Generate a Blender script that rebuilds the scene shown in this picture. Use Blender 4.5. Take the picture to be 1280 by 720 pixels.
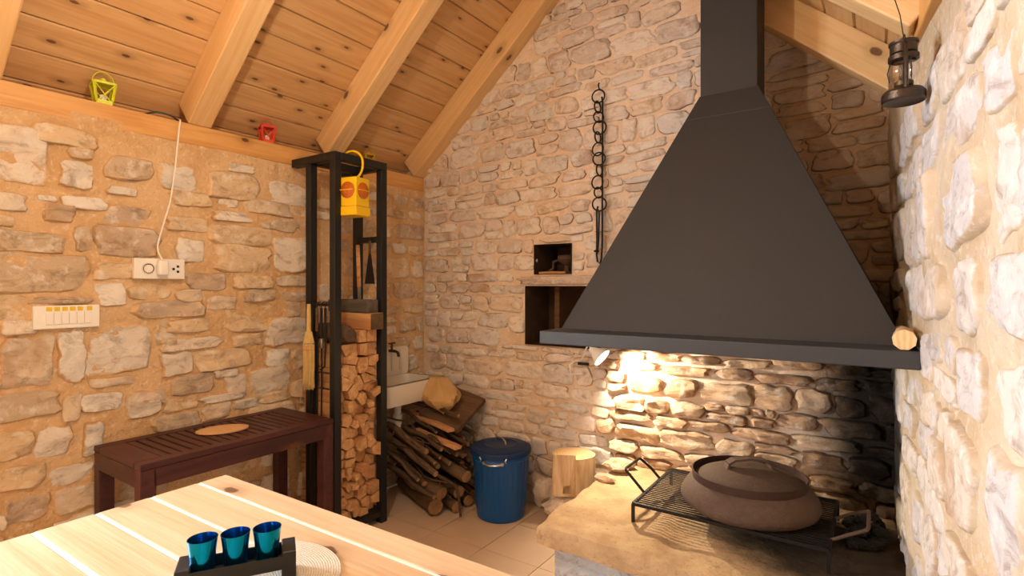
import bpy, math, random
from mathutils import Vector, Matrix, noise
# ------------------------------------------------------------------ scene, camera, light
for o in list(bpy.data.objects): bpy.data.objects.remove(o)
SC = bpy.context.scene
COL = SC.collection
H = 1.25; FPX = 672.0; HZ = 356.0
YAW = math.radians(34.2)
cam_d = bpy.data.cameras.new('camera'); cam = bpy.data.objects.new('camera', cam_d); COL.objects.link(cam)
cam.location = (0, 0, H); cam.rotation_euler = (math.pi/2, 0, YAW)
cam_d.sensor_width = 36; cam_d.lens = FPX/1280*36; cam_d.clip_start = 0.02
cam_d.shift_y = -(360-HZ)/1280
SC.camera = cam
SC.view_settings.view_transform = 'Standard'; SC.view_settings.look = 'None'
SC.view_settings.gamma = 1; SC.view_settings.use_curve_mapping = False
SC.view_settings.exposure = -0.08
wd = bpy.data.worlds.new('daylight_sky'); SC.world = wd; wd.use_nodes = True
bg = wd.node_tree.nodes['Background']; bg.inputs[0].default_value = (.72, .84, 1, 1); bg.inputs[1].default_value = 1.0
def light(name, kind, loc, power, color, **kw):
    d = bpy.data.lights.new(name, kind); d.energy = power; d.color = color
    for k, v in kw.items(): setattr(d, k, v)
    o = bpy.data.objects.new(name, d); COL.objects.link(o); o.location = loc
    return o
# daylight through the window of the left wall (out of the frame, beside the camera)
wl = light('window_daylight', 'AREA', (-2.94, -.40, 1.45), 420, (.78, .89, 1.0), shape='RECTANGLE', size=1.15, size_y=1.05)
wl.rotation_euler = (0, math.radians(-90), 0)
PEND = (-1.12, .65, 2.30)
PEND_POWER = 36
SPOT_POWER = 42
random.seed(7)
# ------------------------------------------------------------------ measuring: pixel of the photo -> point on a real plane
FW = Vector((-math.sin(YAW), math.cos(YAW), 0)); RT = Vector((math.cos(YAW), math.sin(YAW), 0))
def ray(px, py): return FW + RT*((px-640)/FPX) + Vector((0, 0, (HZ-py)/FPX))
def at(px, py, x=None, y=None, z=None):
    d = ray(px, py)
    t = x/d.x if x is not None else (y/d.y if y is not None else (z-H)/d.z)
    return Vector((0, 0, H)) + d*t
# ------------------------------------------------------------------ mesh helpers
class MB:
    def __init__(s): s.v = []; s.f = []; s.m = []; s.e = None
    def add(s, vs, fs, mi=0):
        b = len(s.v); s.v += [Vector(p) for p in vs]
        for f in fs: s.f.append([b+i for i in f]); s.m.append(mi)
        return s
    def box(s, lo, hi, mi=0, M=None):
        x0, y0, z0 = lo; x1, y1, z1 = hi
        vs = [Vector(p) for p in ((x0,y0,z0),(x1,y0,z0),(x1,y1,z0),(x0,y1,z0),(x0,y0,z1),(x1,y0,z1),(x1,y1,z1),(x0,y1,z1))]
        if M: vs = [M @ p for p in vs]
        return s.add(vs, [(0,3,2,1),(4,5,6,7),(0,1,5,4),(1,2,6,5),(2,3,7,6),(3,0,4,7)], mi)
    def bar(s, a, b, w, h=None, mi=0, up=(0,0,1)):
        a = Vector(a); b = Vector(b); h = h or w; d = (b-a).normalized(); u = Vector(up)
        if abs(d.dot(u)) > .98: u = Vector((0,1,0))
        r = d.cross(u).normalized(); u = r.cross(d)
        M = Matrix((r, d, u)).transposed().to_4x4(); M.translation = a
        return s.box((-w/2, 0, -h/2), (w/2, (b-a).length, h/2), mi, M)
    def tube(s, path, r, n=8, mi=0, cmi=None, closed=False, cap=True):
        P = [Vector(p) for p in path]; k = len(P); R = r if isinstance(r, (list, tuple)) else [r]*k
        vs = []; ref = None
        for i in range(k):
            a = P[(i-1) % k] if closed else P[max(i-1, 0)]; b = P[(i+1) % k] if closed else P[min(i+1, k-1)]
            d = (b-a).normalized()
            if ref is None:
                ref = Vector((0,0,1)) if abs(d.z) < .9 else Vector((1,0,0))
            u = ref - d*ref.dot(d)
            if u.length < 1e-5: u = d.orthogonal()
            u.normalize(); ref = u; w = d.cross(u)
            for j in range(n):
                t = 2*math.pi*j/n; vs.append(P[i] + (u*math.cos(t)+w*math.sin(t))*R[i])
        fs = []
        for i in range(k if closed else k-1):
            i2 = (i+1) % k
            for j in range(n): fs.append((i*n+j, i*n+(j+1) % n, i2*n+(j+1) % n, i2*n+j))
        s.add(vs, fs, mi); b0 = len(s.v)-len(vs)
        if cap and not closed:
            c = mi if cmi is None else cmi
            s.f.append([b0+j for j in reversed(range(n))]); s.m.append(c)
            s.f.append([b0+(k-1)*n+j for j in range(n)]); s.m.append(c)
        return s
    def lathe(s, prof, n=32, c=(0,0,0), M=None, mi=0):
        vs = []; fs = []; k = len(prof); c = Vector(c)
        for (r, z) in prof:
            for j in range(n):
                t = 2*math.pi*j/n; p = Vector((r*math.cos(t), r*math.sin(t), z)); vs.append((M @ p if M else p)+c)
        for i in range(k-1):
            for j in range(n): fs.append((i*n+j, i*n+(j+1) % n, (i+1)*n+(j+1) % n, (i+1)*n+j))
        return s.add(vs, fs, mi)
    def prism(s, poly, a, b, M=None, mi=0, cmi=None):
        n = len(poly); vs = [Vector((p[0], p[1], a)) for p in poly]+[Vector((p[0], p[1], b)) for p in poly]
        if M: vs = [M @ v for v in vs]
        s.add(vs, [(j, (j+1) % n, n+(j+1) % n, n+j) for j in range(n)], mi); b0 = len(s.v)-2*n
        c = mi if cmi is None else cmi
        s.f.append([b0+j for j in reversed(range(n))]); s.m.append(c)
        s.f.append([b0+n+j for j in range(n)]); s.m.append(c)
        return s
    def ring(s, c, R, r, ax=(0,0,1), n=24, k=6, sx=1, sy=1, mi=0, u=None):
        ax = Vector(ax).normalized(); u = Vector(u).normalized() if u else ax.orthogonal().normalized(); w = ax.cross(u)
        return s.tube([Vector(c)+(u*math.cos(2*math.pi*i/n)*sx+w*math.sin(2*math.pi*i/n)*sy)*R for i in range(n)], r, k, mi, closed=True)
    def build(s, name, mats, parent=None, loc=None, rotz=0, smooth=True, angle=35, bevel=0, seg=2, M=None):
        me = bpy.data.meshes.new(name); me.from_pydata([tuple(v) for v in s.v], [], s.f); me.update()
        if not isinstance(mats, (list, tuple)): mats = [mats]
        for m in mats: me.materials.append(m)
        if len(mats) > 1:
            for p, mi in zip(me.polygons, s.m): p.material_index = mi
        if smooth:
            me.shade_smooth()
            if angle < 180: me.set_sharp_from_angle(angle=math.radians(angle))
        if s.e:
            at_ = me.attributes.new('edge', 'FLOAT', 'POINT')
            for i, e in enumerate(s.e): at_.data[i].value = e
        o = bpy.data.objects.new(name, me); COL.objects.link(o)
        if parent: o.parent = parent
        if M is not None: o.matrix_local = M
        if loc is not None: o.location = loc
        if rotz: o.rotation_euler.z = rotz
        if bevel:
            b = o.modifiers.new('bevel', 'BEVEL'); b.width = bevel; b.segments = seg; b.limit_method = 'ANGLE'; b.angle_limit = math.radians(40)
        return o
def tag(o, label=None, cat=None, group=None, kind=None):
    if label: o['label'] = label
    if cat: o['category'] = cat
    if group: o['group'] = group
    if kind: o['kind'] = kind
    return o
def thing(name, label, cat, loc=(0,0,0), rotz=0, group=None):
    o = bpy.data.objects.new(name, None); COL.objects.link(o); o.empty_display_size = .05
    o.location = loc; o.rotation_euler.z = rotz
    return tag(o, label, cat, group)
def basis(r, u, n, c):
    M = Matrix((Vector(r), Vector(u), Vector(n))).transposed().to_4x4(); M.translation = Vector(c); return M
# ------------------------------------------------------------------ material helpers
class NT:
    def __init__(s, name):
        s.mat = bpy.data.materials.new(name); s.mat.use_nodes = True; s.t = s.mat.node_tree
        s.bsdf = s.t.nodes['Principled BSDF']; s.bsdf.inputs['Specular IOR Level'].default_value = .3
    def n(s, typ, **kw):
        nd = s.t.nodes.new(typ)
        for k, v in kw.items(): setattr(nd, k, v)
        return nd
    def l(s, a, b): s.t.links.new(a, b)
    def put(s, sock, v):
        if hasattr(v, 'is_output') or hasattr(v, 'links'): s.l(v, sock)
        else: sock.default_value = v
    def tex(s, kind='Object'): return s.n('ShaderNodeTexCoord').outputs[kind]
    def pos(s): return s.n('ShaderNodeNewGeometry').outputs['Position']
    def rnd(s): return s.n('ShaderNodeObjectInfo').outputs['Random']
    def mapping(s, v, scale=(1,1,1), loc=(0,0,0), rot=(0,0,0)):
        m = s.n('ShaderNodeMapping'); s.l(v, m.inputs[0]); s.put(m.inputs['Location'], loc); m.inputs['Scale'].default_value = scale; m.inputs['Rotation'].default_value = rot
        return m.outputs[0]
    def noise(s, v, scale, detail=6, rough=.55, dist=0):
        t = s.n('ShaderNodeTexNoise'); s.l(v, t.inputs['Vector']); t.inputs['Scale'].default_value = scale
        t.inputs['Detail'].default_value = detail; t.inputs['Roughness'].default_value = rough; t.inputs['Distortion'].default_value = dist
        return t.outputs['Fac']
    def voro(s, v, scale, feature='F1', out='Distance', rand=1):
        t = s.n('ShaderNodeTexVoronoi', feature=feature); s.l(v, t.inputs['Vector']); t.inputs['Scale'].default_value = scale; t.inputs['Randomness'].default_value = rand
        return t.outputs[out]
    def math(s, op, a, b=0.0, clamp=False):
        m = s.n('ShaderNodeMath', operation=op, use_clamp=clamp); s.put(m.inputs[0], a); s.put(m.inputs[1], b); return m.outputs[0]
    def step(s, v, a, b, lo=0.0, hi=1.0):
        m = s.n('ShaderNodeMapRange', interpolation_type='SMOOTHSTEP'); s.put(m.inputs[0], v)
        for i, x in enumerate((a, b, lo, hi)): s.put(m.inputs[i+1], x)
        return m.outputs[0]
    def ramp(s, v, stops, mode='LINEAR'):
        r = s.n('ShaderNodeValToRGB'); s.l(v, r.inputs[0]); r.color_ramp.interpolation = mode
        el = r.color_ramp.elements
        while len(el) < len(stops): el.new(.5)
        for e, (p, c) in zip(el, stops): e.position = p; e.color = (*c, 1)
        return r.outputs[0]
    def mix(s, f, a, b, mode='MIX'):
        m = s.n('ShaderNodeMix', data_type='RGBA', blend_type=mode); s.put(m.inputs[0], f)
        for i, x in ((6, a), (7, b)):
            s.put(m.inputs[i], (*x, 1) if isinstance(x, tuple) and len(x) == 3 else x)
        return m.outputs[2]
    def bump(s, h, strength, dist=.01, prev=None):
        b = s.n('ShaderNodeBump'); s.l(h, b.inputs['Height']); b.inputs['Strength'].default_value = strength; b.inputs['Distance'].default_value = dist
        if prev: s.l(prev, b.inputs['Normal'])
        return b.outputs[0]
    def done(s, col=None, rough=.6, normal=None, metal=0, spec=None, **kw):
        if col is not None: s.put(s.bsdf.inputs['Base Color'], (*col, 1) if isinstance(col, tuple) and len(col) == 3 else col)
        s.put(s.bsdf.inputs['Roughness'], rough); s.bsdf.inputs['Metallic'].default_value = metal
        if spec is not None: s.bsdf.inputs['Specular IOR Level'].default_value = spec
        if normal: s.l(normal, s.bsdf.inputs['Normal'])
        for k, v in kw.items(): s.put(s.bsdf.inputs[k], v)
        return s.mat
def srgb(r, g, b): return tuple((c/255/12.92 if c/255 < .04045 else ((c/255+.055)/1.055)**2.4) for c in (r, g, b))
def plain(name, c, rough=.5, metal=0, spec=.4, var=.12, scale=30, bump=0):
    t = NT(name); f = t.noise(t.tex(), scale, 4)
    col = t.mix(f, tuple(x*(1-var) for x in c), tuple(min(1, x*(1+var)) for x in c))
    return t.done(col, rough, t.bump(t.noise(t.tex(), scale*3, 4), bump, .004) if bump else None, metal, spec)
def soot(t, col, amount=1.0):
    """real soot stain on the stones in the fireplace corner, plus a brown patch by the flue"""
    p = t.pos(); nz = t.noise(p, 5, 5, .6)
    v = t.n('ShaderNodeVectorMath', operation='SUBTRACT'); t.l(p, v.inputs[0]); v.inputs[1].default_value = (.10, 2.62, .70)
    v2 = t.n('ShaderNodeVectorMath', operation='MULTIPLY'); t.l(v.outputs[0], v2.inputs[0]); v2.inputs[1].default_value = (1.75, 1.9, 1.05)
    ln = t.n('ShaderNodeVectorMath', operation='LENGTH'); t.l(v2.outputs[0], ln.inputs[0])
    d = t.math('ADD', ln.outputs['Value'], t.math('MULTIPLY', t.math('SUBTRACT', nz, .5), .45))
    f = t.step(d, .30, .72, amount*.97, 0.0)
    # soft-edged brown patch on the gable beside the flue
    w = t.n('ShaderNodeVectorMath', operation='SUBTRACT'); t.l(p, w.inputs[0]); w.inputs[1].default_value = (-.08, 2.63, 1.72)
    w2 = t.n('ShaderNodeVectorMath', operation='MULTIPLY'); t.l(w.outputs[0], w2.inputs[0]); w2.inputs[1].default_value = (2.1, 3.2, 1.0)
    wl_ = t.n('ShaderNodeVectorMath', operation='LENGTH'); t.l(w2.outputs[0], wl_.inputs[0])
    g = t.step(t.math('ADD', wl_.outputs['Value'], t.math('MULTIPLY', t.math('SUBTRACT', nz, .5), .3)), .62, 1.0, .85, 0.0)
    col = t.mix(g, col, t.mix(1, col, (.40, .30, .20), 'MULTIPLY'))
    return t.mix(f, col, (.006, .005, .0045))
def mortar_col(t, c1, c2, c3):
    p = t.pos(); f = t.noise(p, 3.5, 5, .6); g = t.noise(p, 40, 5, .7)
    c = t.mix(t.step(f, .35, .65), c1, c2)
    return t.mix(t.step(g, .5, .75), c, c3)
def mortar(name, c1, c2, c3, bs=.6, sooty=False):
    t = NT(name); c = mortar_col(t, c1, c2, c3)
    if sooty: c = soot(t, c)
    p = t.pos(); b = t.bump(t.noise(p, 14, 6, .65), bs, .03); b = t.bump(t.noise(p, 90, 4, .6), bs*.8, .006, b)
    return t.done(c, .95, b, spec=.1)
def stone(name, pal, m3, bs=1.0, smear=.5, sooty=False, sediment=(8, 8, 13), crack=.25):
    t = NT(name); p = t.pos(); r = t.rnd(); k = len(pal)
    base = t.ramp(r, [((i+.0)/k, c) for i, c in enumerate(pal)], 'CONSTANT')
    off = t.n('ShaderNodeCombineXYZ'); t.l(t.math('MULTIPLY', r, 37), off.inputs[0]); t.l(t.math('MULTIPLY', r, 19), off.inputs[2])
    va = t.n('ShaderNodeVectorMath', operation='ADD'); t.l(p, va.inputs[0]); t.l(off.outputs[0], va.inputs[1]); q = va.outputs[0]
    lay = t.noise(t.mapping(q, sediment), 1.5, 8, .7, .9)
    spots = t.noise(q, 22, 6, .65)
    c = t.mix(t.step(lay, .46, .70), base, t.mix(1, base, (.62, .55, .49), 'MULTIPLY'))
    c = t.mix(t.step(spots, .50, .68, 0, .8), c, t.mix(.65, base, (.84, .82, .79)))
    rust = t.noise(q, 4, 4, .6); c = t.mix(t.step(rust, .56, .74, 0, .6), c, (.42, .22, .10))
    mc = mortar_col(t, *m3)
    e = t.n('ShaderNodeAttribute', attribute_name='edge').outputs['Fac']
    sm = t.math('ADD', e, t.math('MULTIPLY', t.math('SUBTRACT', t.noise(p, 13, 6, .68), .5), 2.0))
    c = t.mix(t.step(sm, 1.0-smear*.55, 1.28-smear*.5), c, mc)
    cr = t.math('MULTIPLY', t.step(e, .55, .8), t.step(t.noise(p, 9, 4, .6), .50, .58))
    c = t.mix(t.math('MULTIPLY', cr, crack), c, srgb(120, 82, 52))
    if sooty: c = soot(t, c)
    b = t.bump(lay, bs, .035); b = t.bump(t.voro(t.mapping(q, (1,1,1.8)), 11, 'F1'), bs*.35, .03, b); b = t.bump(t.noise(q, 26, 8, .75, .6), bs*.55, .022, b); b = t.bump(t.noise(q, 60, 6, .7), bs*.6, .008, b)
    return t.done(c, .9, b, spec=.15)
def pine(name, light_, dark, axis=0, knots=2.2, rough=.5, coat=0.0, grain=1.0):
    t = NT(name); r = t.rnd(); v = t.tex()
    off = t.n('ShaderNodeCombineXYZ')
    for i, k in enumerate((31, 17, 23)): t.l(t.math('MULTIPLY', r, k), off.inputs[i])
    va = t.n('ShaderNodeVectorMath', operation='ADD'); t.l(v, va.inputs[0]); t.l(off.outputs[0], va.inputs[1]); q = va.outputs[0]
    sc = [14, 14, 14]; sc[axis] = .9
    g1 = t.noise(t.mapping(q, tuple(sc)), 1.5, 5, .6, 1.4)
    sc2 = [90, 90, 90]; sc2[axis] = 3
    g2 = t.noise(t.mapping(q, tuple(sc2)), 1, 4, .6)
    sep = t.n('ShaderNodeSeparateXYZ'); t.l(q, sep.inputs[0]); oth = [i for i in range(3) if i != axis]
    cmb = t.n('ShaderNodeCombineXYZ'); t.l(t.math('MULTIPLY', sep.outputs[axis], 2.4), cmb.inputs[0]); t.l(t.math('MULTIPLY', t.math('ADD', sep.outputs[oth[0]], sep.outputs[oth[1]]), 4.2), cmb.inputs[1])
    vt = t.n('ShaderNodeTexVoronoi', voronoi_dimensions='2D'); t.l(cmb.outputs[0], vt.inputs['Vector']); vt.inputs['Scale'].default_value = knots
    kd = vt.outputs['Distance']
    c = t.mix(t.step(g1, .3, .72, 0, .9*grain), light_, dark)
    c = t.mix(t.step(g2, .45, .8, 0, .35*grain), c, tuple(x*.7 for x in dark))
    c = t.mix(t.step(r, 0, 1, 0, .35), c, dark)
    kn = t.math('ADD', kd, t.math('MULTIPLY', t.math('SUBTRACT', t.noise(q, 30, 3), .5), .06))
    c = t.mix(t.step(kn, .06, .20, .5, 0), c, tuple(x*.62 for x in dark))
    c = t.mix(t.step(kn, .04, .065, .85, 0), c, (.10, .035, .015))
    b = t.bump(g2, .25, .004)
    return t.done(c, rough, b, spec=.35, **({'Coat Weight': coat, 'Coat Roughness': .25} if coat else {}))
# mortar tones of the three walls
ML = (srgb(222,188,146), srgb(208,168,120), srgb(236,212,180))
MBK = (srgb(230,210,190), srgb(220,194,168), srgb(240,228,212))
MR = (srgb(206,190,168), srgb(192,168,138), srgb(214,204,190))
M = {}
M['mortar_left'] = mortar('ochre_mortar', *ML, bs=.8)
M['mortar_back'] = mortar('pale_lime_mortar', *MBK, bs=.45, sooty=True)
M['mortar_right'] = mortar('cream_mortar', *MR, sooty=True)
M['stone_left'] = stone('left_wall_stone', [srgb(230,216,198), srgb(220,200,174), srgb(236,228,216), srgb(202,180,152), srgb(224,198,162), srgb(226,216,202), srgb(200,178,154)], ML, .42, .95)
M['stone_back'] = stone('back_wall_stone', [srgb(228,218,210), srgb(222,208,198), srgb(234,224,214), srgb(212,198,186), srgb(226,208,190), srgb(218,212,208)], MBK, .38, .30, True, crack=.75)
M['stone_hearth'] = stone('fireplace_stone', [srgb(210,178,146), srgb(198,164,132), srgb(214,188,160), srgb(188,156,126)], (srgb(186,158,126), srgb(172,142,110), srgb(200,178,150)), .6, .15, True, crack=.5)
M['stone_right'] = stone('right_wall_stone', [srgb(208,202,199), srgb(214,206,199), srgb(204,198,197), srgb(210,198,184)], MR, .3, .95, True, crack=.2)
M['stone_white'] = stone('whitewashed_stone', [srgb(226,226,226), srgb(214,216,220), srgb(232,230,226)], (srgb(230,228,224), srgb(220,216,210), srgb(238,236,232)), .8, .4)
M['board'] = pine('ceiling_board_pine', srgb(220,180,128), srgb(200,152,98), 1, 1.5)
M['rafter'] = pine('rafter_spruce', srgb(232,198,148), srgb(218,174,118), 0, 1.0)
M['plate'] = pine('wall_plate_spruce', srgb(222,172,108), srgb(202,144,80), 1, 1.2)
M['table'] = pine('table_pine', srgb(226,200,170), srgb(204,168,130), 0, 1.0, .36, .2, 1.0)
M['joint'] = plain('pale_joint_glint', srgb(244,238,230), .4)  # off-white colour stands in for the glint along the plank edges
M['black'] = plain('black_painted_steel', srgb(26,27,28), .45, 0, .4)
M['hood'] = plain('charcoal_painted_sheet_steel', srgb(47,44,42), .62, 0, .35, .06, 60, .15)
M['rim'] = plain('dark_grey_painted_rim', srgb(56,58,61), .45, 0, .4, .06)
M['iron'] = plain('forged_black_iron', srgb(38,33,30), .55, .6, .5, .3, 60, .4)
M['rust'] = plain('rusty_cast_iron', srgb(90,71,58), .82, .1, .3, .3, 45, .6)
M['rustband'] = plain('rusty_iron_band', srgb(70,50,42), .75, .3, .3, .3, 40, .4)
M['darkwood'] = pine('dark_red_stained_wood', srgb(86,46,42), srgb(58,28,28), 0, .3, .42)
M['darkwood_y'] = pine('dark_red_stained_wood_long', srgb(86,46,42), srgb(58,28,28), 1, .3, .42)
M['white'] = plain('white_plastic', srgb(240,236,228), .35, 0, .4, .03)
M['enamel'] = plain('white_enamel', srgb(226,218,202), .25, 0, .5, .06, 12)
M['enamel_edge'] = plain('worn_grey_enamel_rim', srgb(120,116,106), .4)
M['yellow_tape'] = plain('yellow_tape', srgb(226,190,40), .5)
M['hole'] = plain('black_plastic', (.01,.01,.01), .5)
M['blue'] = plain('blue_painted_steel', srgb(0,82,158), .34, .1, .5, .08, 12)
M['blue_lid'] = plain('dark_blue_painted_lid', srgb(8,46,92), .45, .1, .4, .1, 20)
M['steel'] = plain('bright_steel', srgb(200,200,196), .28, 1)
M['yellow'] = plain('yellow_plastic', srgb(240,196,20), .4, 0, .4, .05)
M['lime'] = plain('lime_yellow_tin', srgb(214,222,44), .4, 0, .4, .05)
M['redtin'] = plain('red_tin', srgb(226,74,58), .4, 0, .4, .05)
M['goldtin'] = plain('mustard_tin', srgb(206,164,40), .4, 0, .4, .05)
M['bark'] = plain('grey_brown_bark', srgb(112,90,70), .9, 0, .1, .35, 35, .9)
M['bark_dark'] = plain('dark_branch_bark', srgb(92,74,58), .9, 0, .1, .35, 35, .9)
M['cut'] = pine('cut_log_end', srgb(226,184,132), srgb(180,124,76), 0, .2, .8)
M['twig_end'] = pine('branch_cut_end', srgb(176,138,98), srgb(130,94,62), 0, .2, .85)
M['split_side'] = pine('split_log_side', srgb(226,180,128), srgb(180,122,76), 0, .3, .85)
M['cork'] = plain('cork', srgb(214,172,128), .9, 0, .1, .2, 120, .5)
M['straw'] = plain('broom_straw', srgb(206,174,112), .85, 0, .2, .25, 60)
M['paper'] = plain('brown_paper', srgb(194,158,108), .8, 0, .2, .16, 14, .3)
M['oldwood'] = pine('weathered_timber', srgb(120,92,66), srgb(84,60,42), 0, .6, .85)
M['greywood'] = pine('grey_weathered_timber', srgb(104,96,88), srgb(70,62,56), 0, .6, .85)
M['coal'] = plain('charcoal', srgb(30,27,25), .85, 0, .3, .4, 40, .8)
M['pvc'] = plain('white_pipe', srgb(222,218,208), .4)
M['brass'] = plain('aged_brass', srgb(92,78,56), .45, .8)
M['oldtin'] = plain('tarnished_lantern_tin', srgb(84,74,66), .36, .9, .5, .3, 40, .3)
M['niche'] = plain('dark_brown_stone', srgb(74,56,42), .9, 0, .1, .5, 14, .9)  # mottled dark brown for the inside of the niches
M['grout'] = plain('floor_grout', srgb(150,128,106), .9)
t = NT('beige_floor_tile'); c = t.mix(t.noise(t.pos(), 9, 6, .6), srgb(196,170,144), srgb(214,190,164)); c = t.mix(t.step(t.rnd(), 0, 1, 0, .3), c, srgb(184,158,132))
M['tile'] = t.done(c, .55, t.bump(t.noise(t.pos(), 60, 4), .15, .003))
t = NT('amber_lens'); M['amber'] = t.done(srgb(196,98,22), .15, t.bump(t.voro(t.tex(), 140, 'F1', rand=0), .6, .004), spec=.6)
t = NT('blue_metallic_glass'); M['cup'] = t.done(t.mix(t.noise(t.tex(), 9, 2), srgb(0,118,182), srgb(10,160,200)), .13, None, .95)
t = NT('clear_glass'); tr = t.n('ShaderNodeBsdfTransparent'); gl = t.n('ShaderNodeBsdfGlossy'); gl.inputs['Roughness'].default_value = .05
mx = t.n('ShaderNodeMixShader'); mx.inputs[0].default_value = .14; t.l(tr.outputs[0], mx.inputs[1]); t.l(gl.outputs[0], mx.inputs[2]); t.l(mx.outputs[0], t.t.nodes['Material Output'].inputs[0]); M['glass'] = t.mat
def emit(name, c, s):
    t = NT(name); t.done(c, .5); t.bsdf.inputs['Emission Color'].default_value = (*c, 1); t.bsdf.inputs['Emission Strength'].default_value = s; return t.mat
M['bulb'] = emit('warm_bulb', (1, .78, .5), 20); M['lampface'] = emit('lamp_face', (1, .86, .66), 14)
t = NT('sandy_hearth_slab'); p = t.pos()
c = t.mix(t.step(t.noise(p, 6, 6, .65), .3, .7), srgb(208,178,138), srgb(178,146,108)); c = t.mix(t.step(t.noise(p, 45, 5, .7), .55, .75), c, srgb(150,116,82))
v = t.n('ShaderNodeVectorMath', operation='SUBTRACT'); t.l(p, v.inputs[0]); v.inputs[1].default_value = (-.12, 2.2, .33)
v2 = t.n('ShaderNodeVectorMath', operation='MULTIPLY'); t.l(v.outputs[0], v2.inputs[0]); v2.inputs[1].default_value = (1.15, 1.25, 1)
ln = t.n('ShaderNodeVectorMath', operation='LENGTH'); t.l(v2.outputs[0], ln.inputs[0])
f = t.step(t.math('ADD', ln.outputs['Value'], t.math('MULTIPLY', t.math('SUBTRACT', t.noise(p, 7, 5, .6), .5), .4)), .22, .62, .94, 0.0)
c = t.mix(f, c, srgb(38,31,26))
M['slab'] = t.done(c, .9, t.bump(t.noise(p, 35, 6, .7), .7, .012, t.bump(t.noise(p, 8, 5), .5, .03)), spec=.15)
t = NT('woven_cane'); v = t.tex(); w1 = t.n('ShaderNodeTexWave', wave_type='RINGS', rings_direction='Z'); t.l(v, w1.inputs[0]); w1.inputs['Scale'].default_value = 75; w1.inputs['Distortion'].default_value = 4; w1.inputs['Detail Scale'].default_value = 6
c = t.mix(w1.outputs['Fac'], srgb(206,188,164), srgb(232,222,206)); M['cane'] = t.done(c, .85, t.bump(w1.outputs['Fac'], .6, .004), spec=.1)
t = NT('stump_wood'); q = t.tex(); c = t.mix(t.step(t.noise(t.mapping(q, (14,14,1.6)), 1.4, 6, .65, .8), .35, .7), srgb(228,202,164), srgb(190,150,108)); M['stump'] = t.done(c, .8, t.bump(t.noise(t.mapping(q, (40,40,3)), 1, 4), .5, .006))
t = NT('stump_top'); q = t.tex(); w1 = t.n('ShaderNodeTexWave', wave_type='RINGS', rings_direction='Z'); t.l(q, w1.inputs[0]); w1.inputs['Scale'].default_value = 22; w1.inputs['Distortion'].default_value = 3
M['stump_top'] = t.done(t.mix(w1.outputs['Fac'], srgb(226,186,132), srgb(240,208,160)), .8)
# ------------------------------------------------------------------ room shell
XL = -2.5; YB = 2.635; YF = -1.5
RX = -1.205; SL = .855; ZR = 3.06                     # ridge, roof slope, underside of rafters at the ridge
def z_raf(x): return ZR - SL*abs(x-RX)
def z_board(x): return z_raf(x) + .178
KR = .08
def xr(y): return .045 + KR*(YB-y)
def und_l(y, z): return .012*noise.noise(Vector((y*3, z*3, 1.7)))
def und_b(x, z):
    return .012*noise.noise(Vector((x*3, z*3, 5.1)))
def und_r(y, z): return .03*noise.noise(Vector((y*2.2, z*2.2, 9.3)))+.014*noise.noise(Vector((y*6, z*6, 3.3)))
def frange(a, b, step, extra=()):
    n = max(1, round((b-a)/step)); L = [a+(b-a)*i/n for i in range(n+1)]
    for e in extra:
        if not any(abs(e-q) < 1e-6 for q in L):
            i = min(range(len(L)), key=lambda k: abs(L[k]-e) if 0 < k < len(L)-1 else 9); L[i] = e
    return sorted(L)
def sheet(S, Z, fn, hole=lambda s, z: False, top=None):
    mb = MB(); idx = {}
    for i, s_ in enumerate(S):
        for j, z in enumerate(Z):
            zz = min(z, top(s_)) if top else z
            idx[i, j] = len(mb.v); mb.v.append(Vector(fn(s_, zz)))
    for i in range(len(S)-1):
        for j in range(len(Z)-1):
            if hole((S[i]+S[i+1])/2, (Z[j]+Z[j+1])/2): continue
            q = [idx[i, j], idx[i+1, j], idx[i+1, j+1], idx[i, j+1]]
            if top and Z[j] >= top(S[i]) and Z[j] >= top(S[i+1]): continue
            mb.f.append(q); mb.m.append(0)
    return mb
# niches in the back wall (x0, x1, z0, z1)
n1a = at(669, 343, y=YB); n1b = at(715, 304, y=YB); n2a = at(658, 430, y=YB)
NICHE = [(n1a.x, n1b.x, n1a.z, n1b.z), (n2a.x, -1.22, n2a.z, 1.243)]
WIN = (-.98, .18, .95, 1.92)                            # y0, y1, z0, z1 of the window in the left wall
ex = [v for n in NICHE for v in n[:2]]; ez = [v for n in NICHE for v in n[2:]]
mb = sheet(frange(XL-.315, .30, .035, ex), frange(0, 3.3, .035, ez), lambda x, z: (x, YB-und_b(x, z), z),
           lambda x, z: any(n[0] < x < n[1] and n[2] < z < n[3] for n in NICHE), z_board)
wall_back = tag(mb.build('wall_back', M['mortar_back'], angle=180), kind='structure', label='rough stone gable wall behind the fireplace hood')
for n in NICHE:
    x0, x1, z0, z1 = n; y0 = YB-.015; y1 = YB+.26
    m = MB().add([(x0,y0,z0),(x1,y0,z0),(x1,y0,z1),(x0,y0,z1),(x0,y1,z0),(x1,y1,z0),(x1,y1,z1),(x0,y1,z1)], [(4,5,6,7),(0,1,5,4),(3,7,6,2),(0,4,7,3),(1,2,6,5)])
    m.build('niche', M['niche'], wall_back, smooth=False)
mb = sheet(frange(YF, YB+.05, .035, WIN[:2]), frange(0, 1.90, .035, (WIN[2],)), lambda y, z: (XL+und_l(y, z), y, z), lambda y, z: WIN[0] < y < WIN[1] and z > WIN[2])
wall_left = tag(mb.build('wall_left', M['mortar_left'], angle=180), kind='structure', label='ochre mortared stone wall with sockets and a timber wall plate')
mb = sheet(frange(YF, YB, .03), frange(0, 2.12, .03), lambda y, z: (xr(y)+und_r(y, z), y, z))
wall_right = tag(mb.build('wall_right', M['mortar_right'], angle=180), kind='structure', label='pale rough stone wall beside the fireplace')
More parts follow.
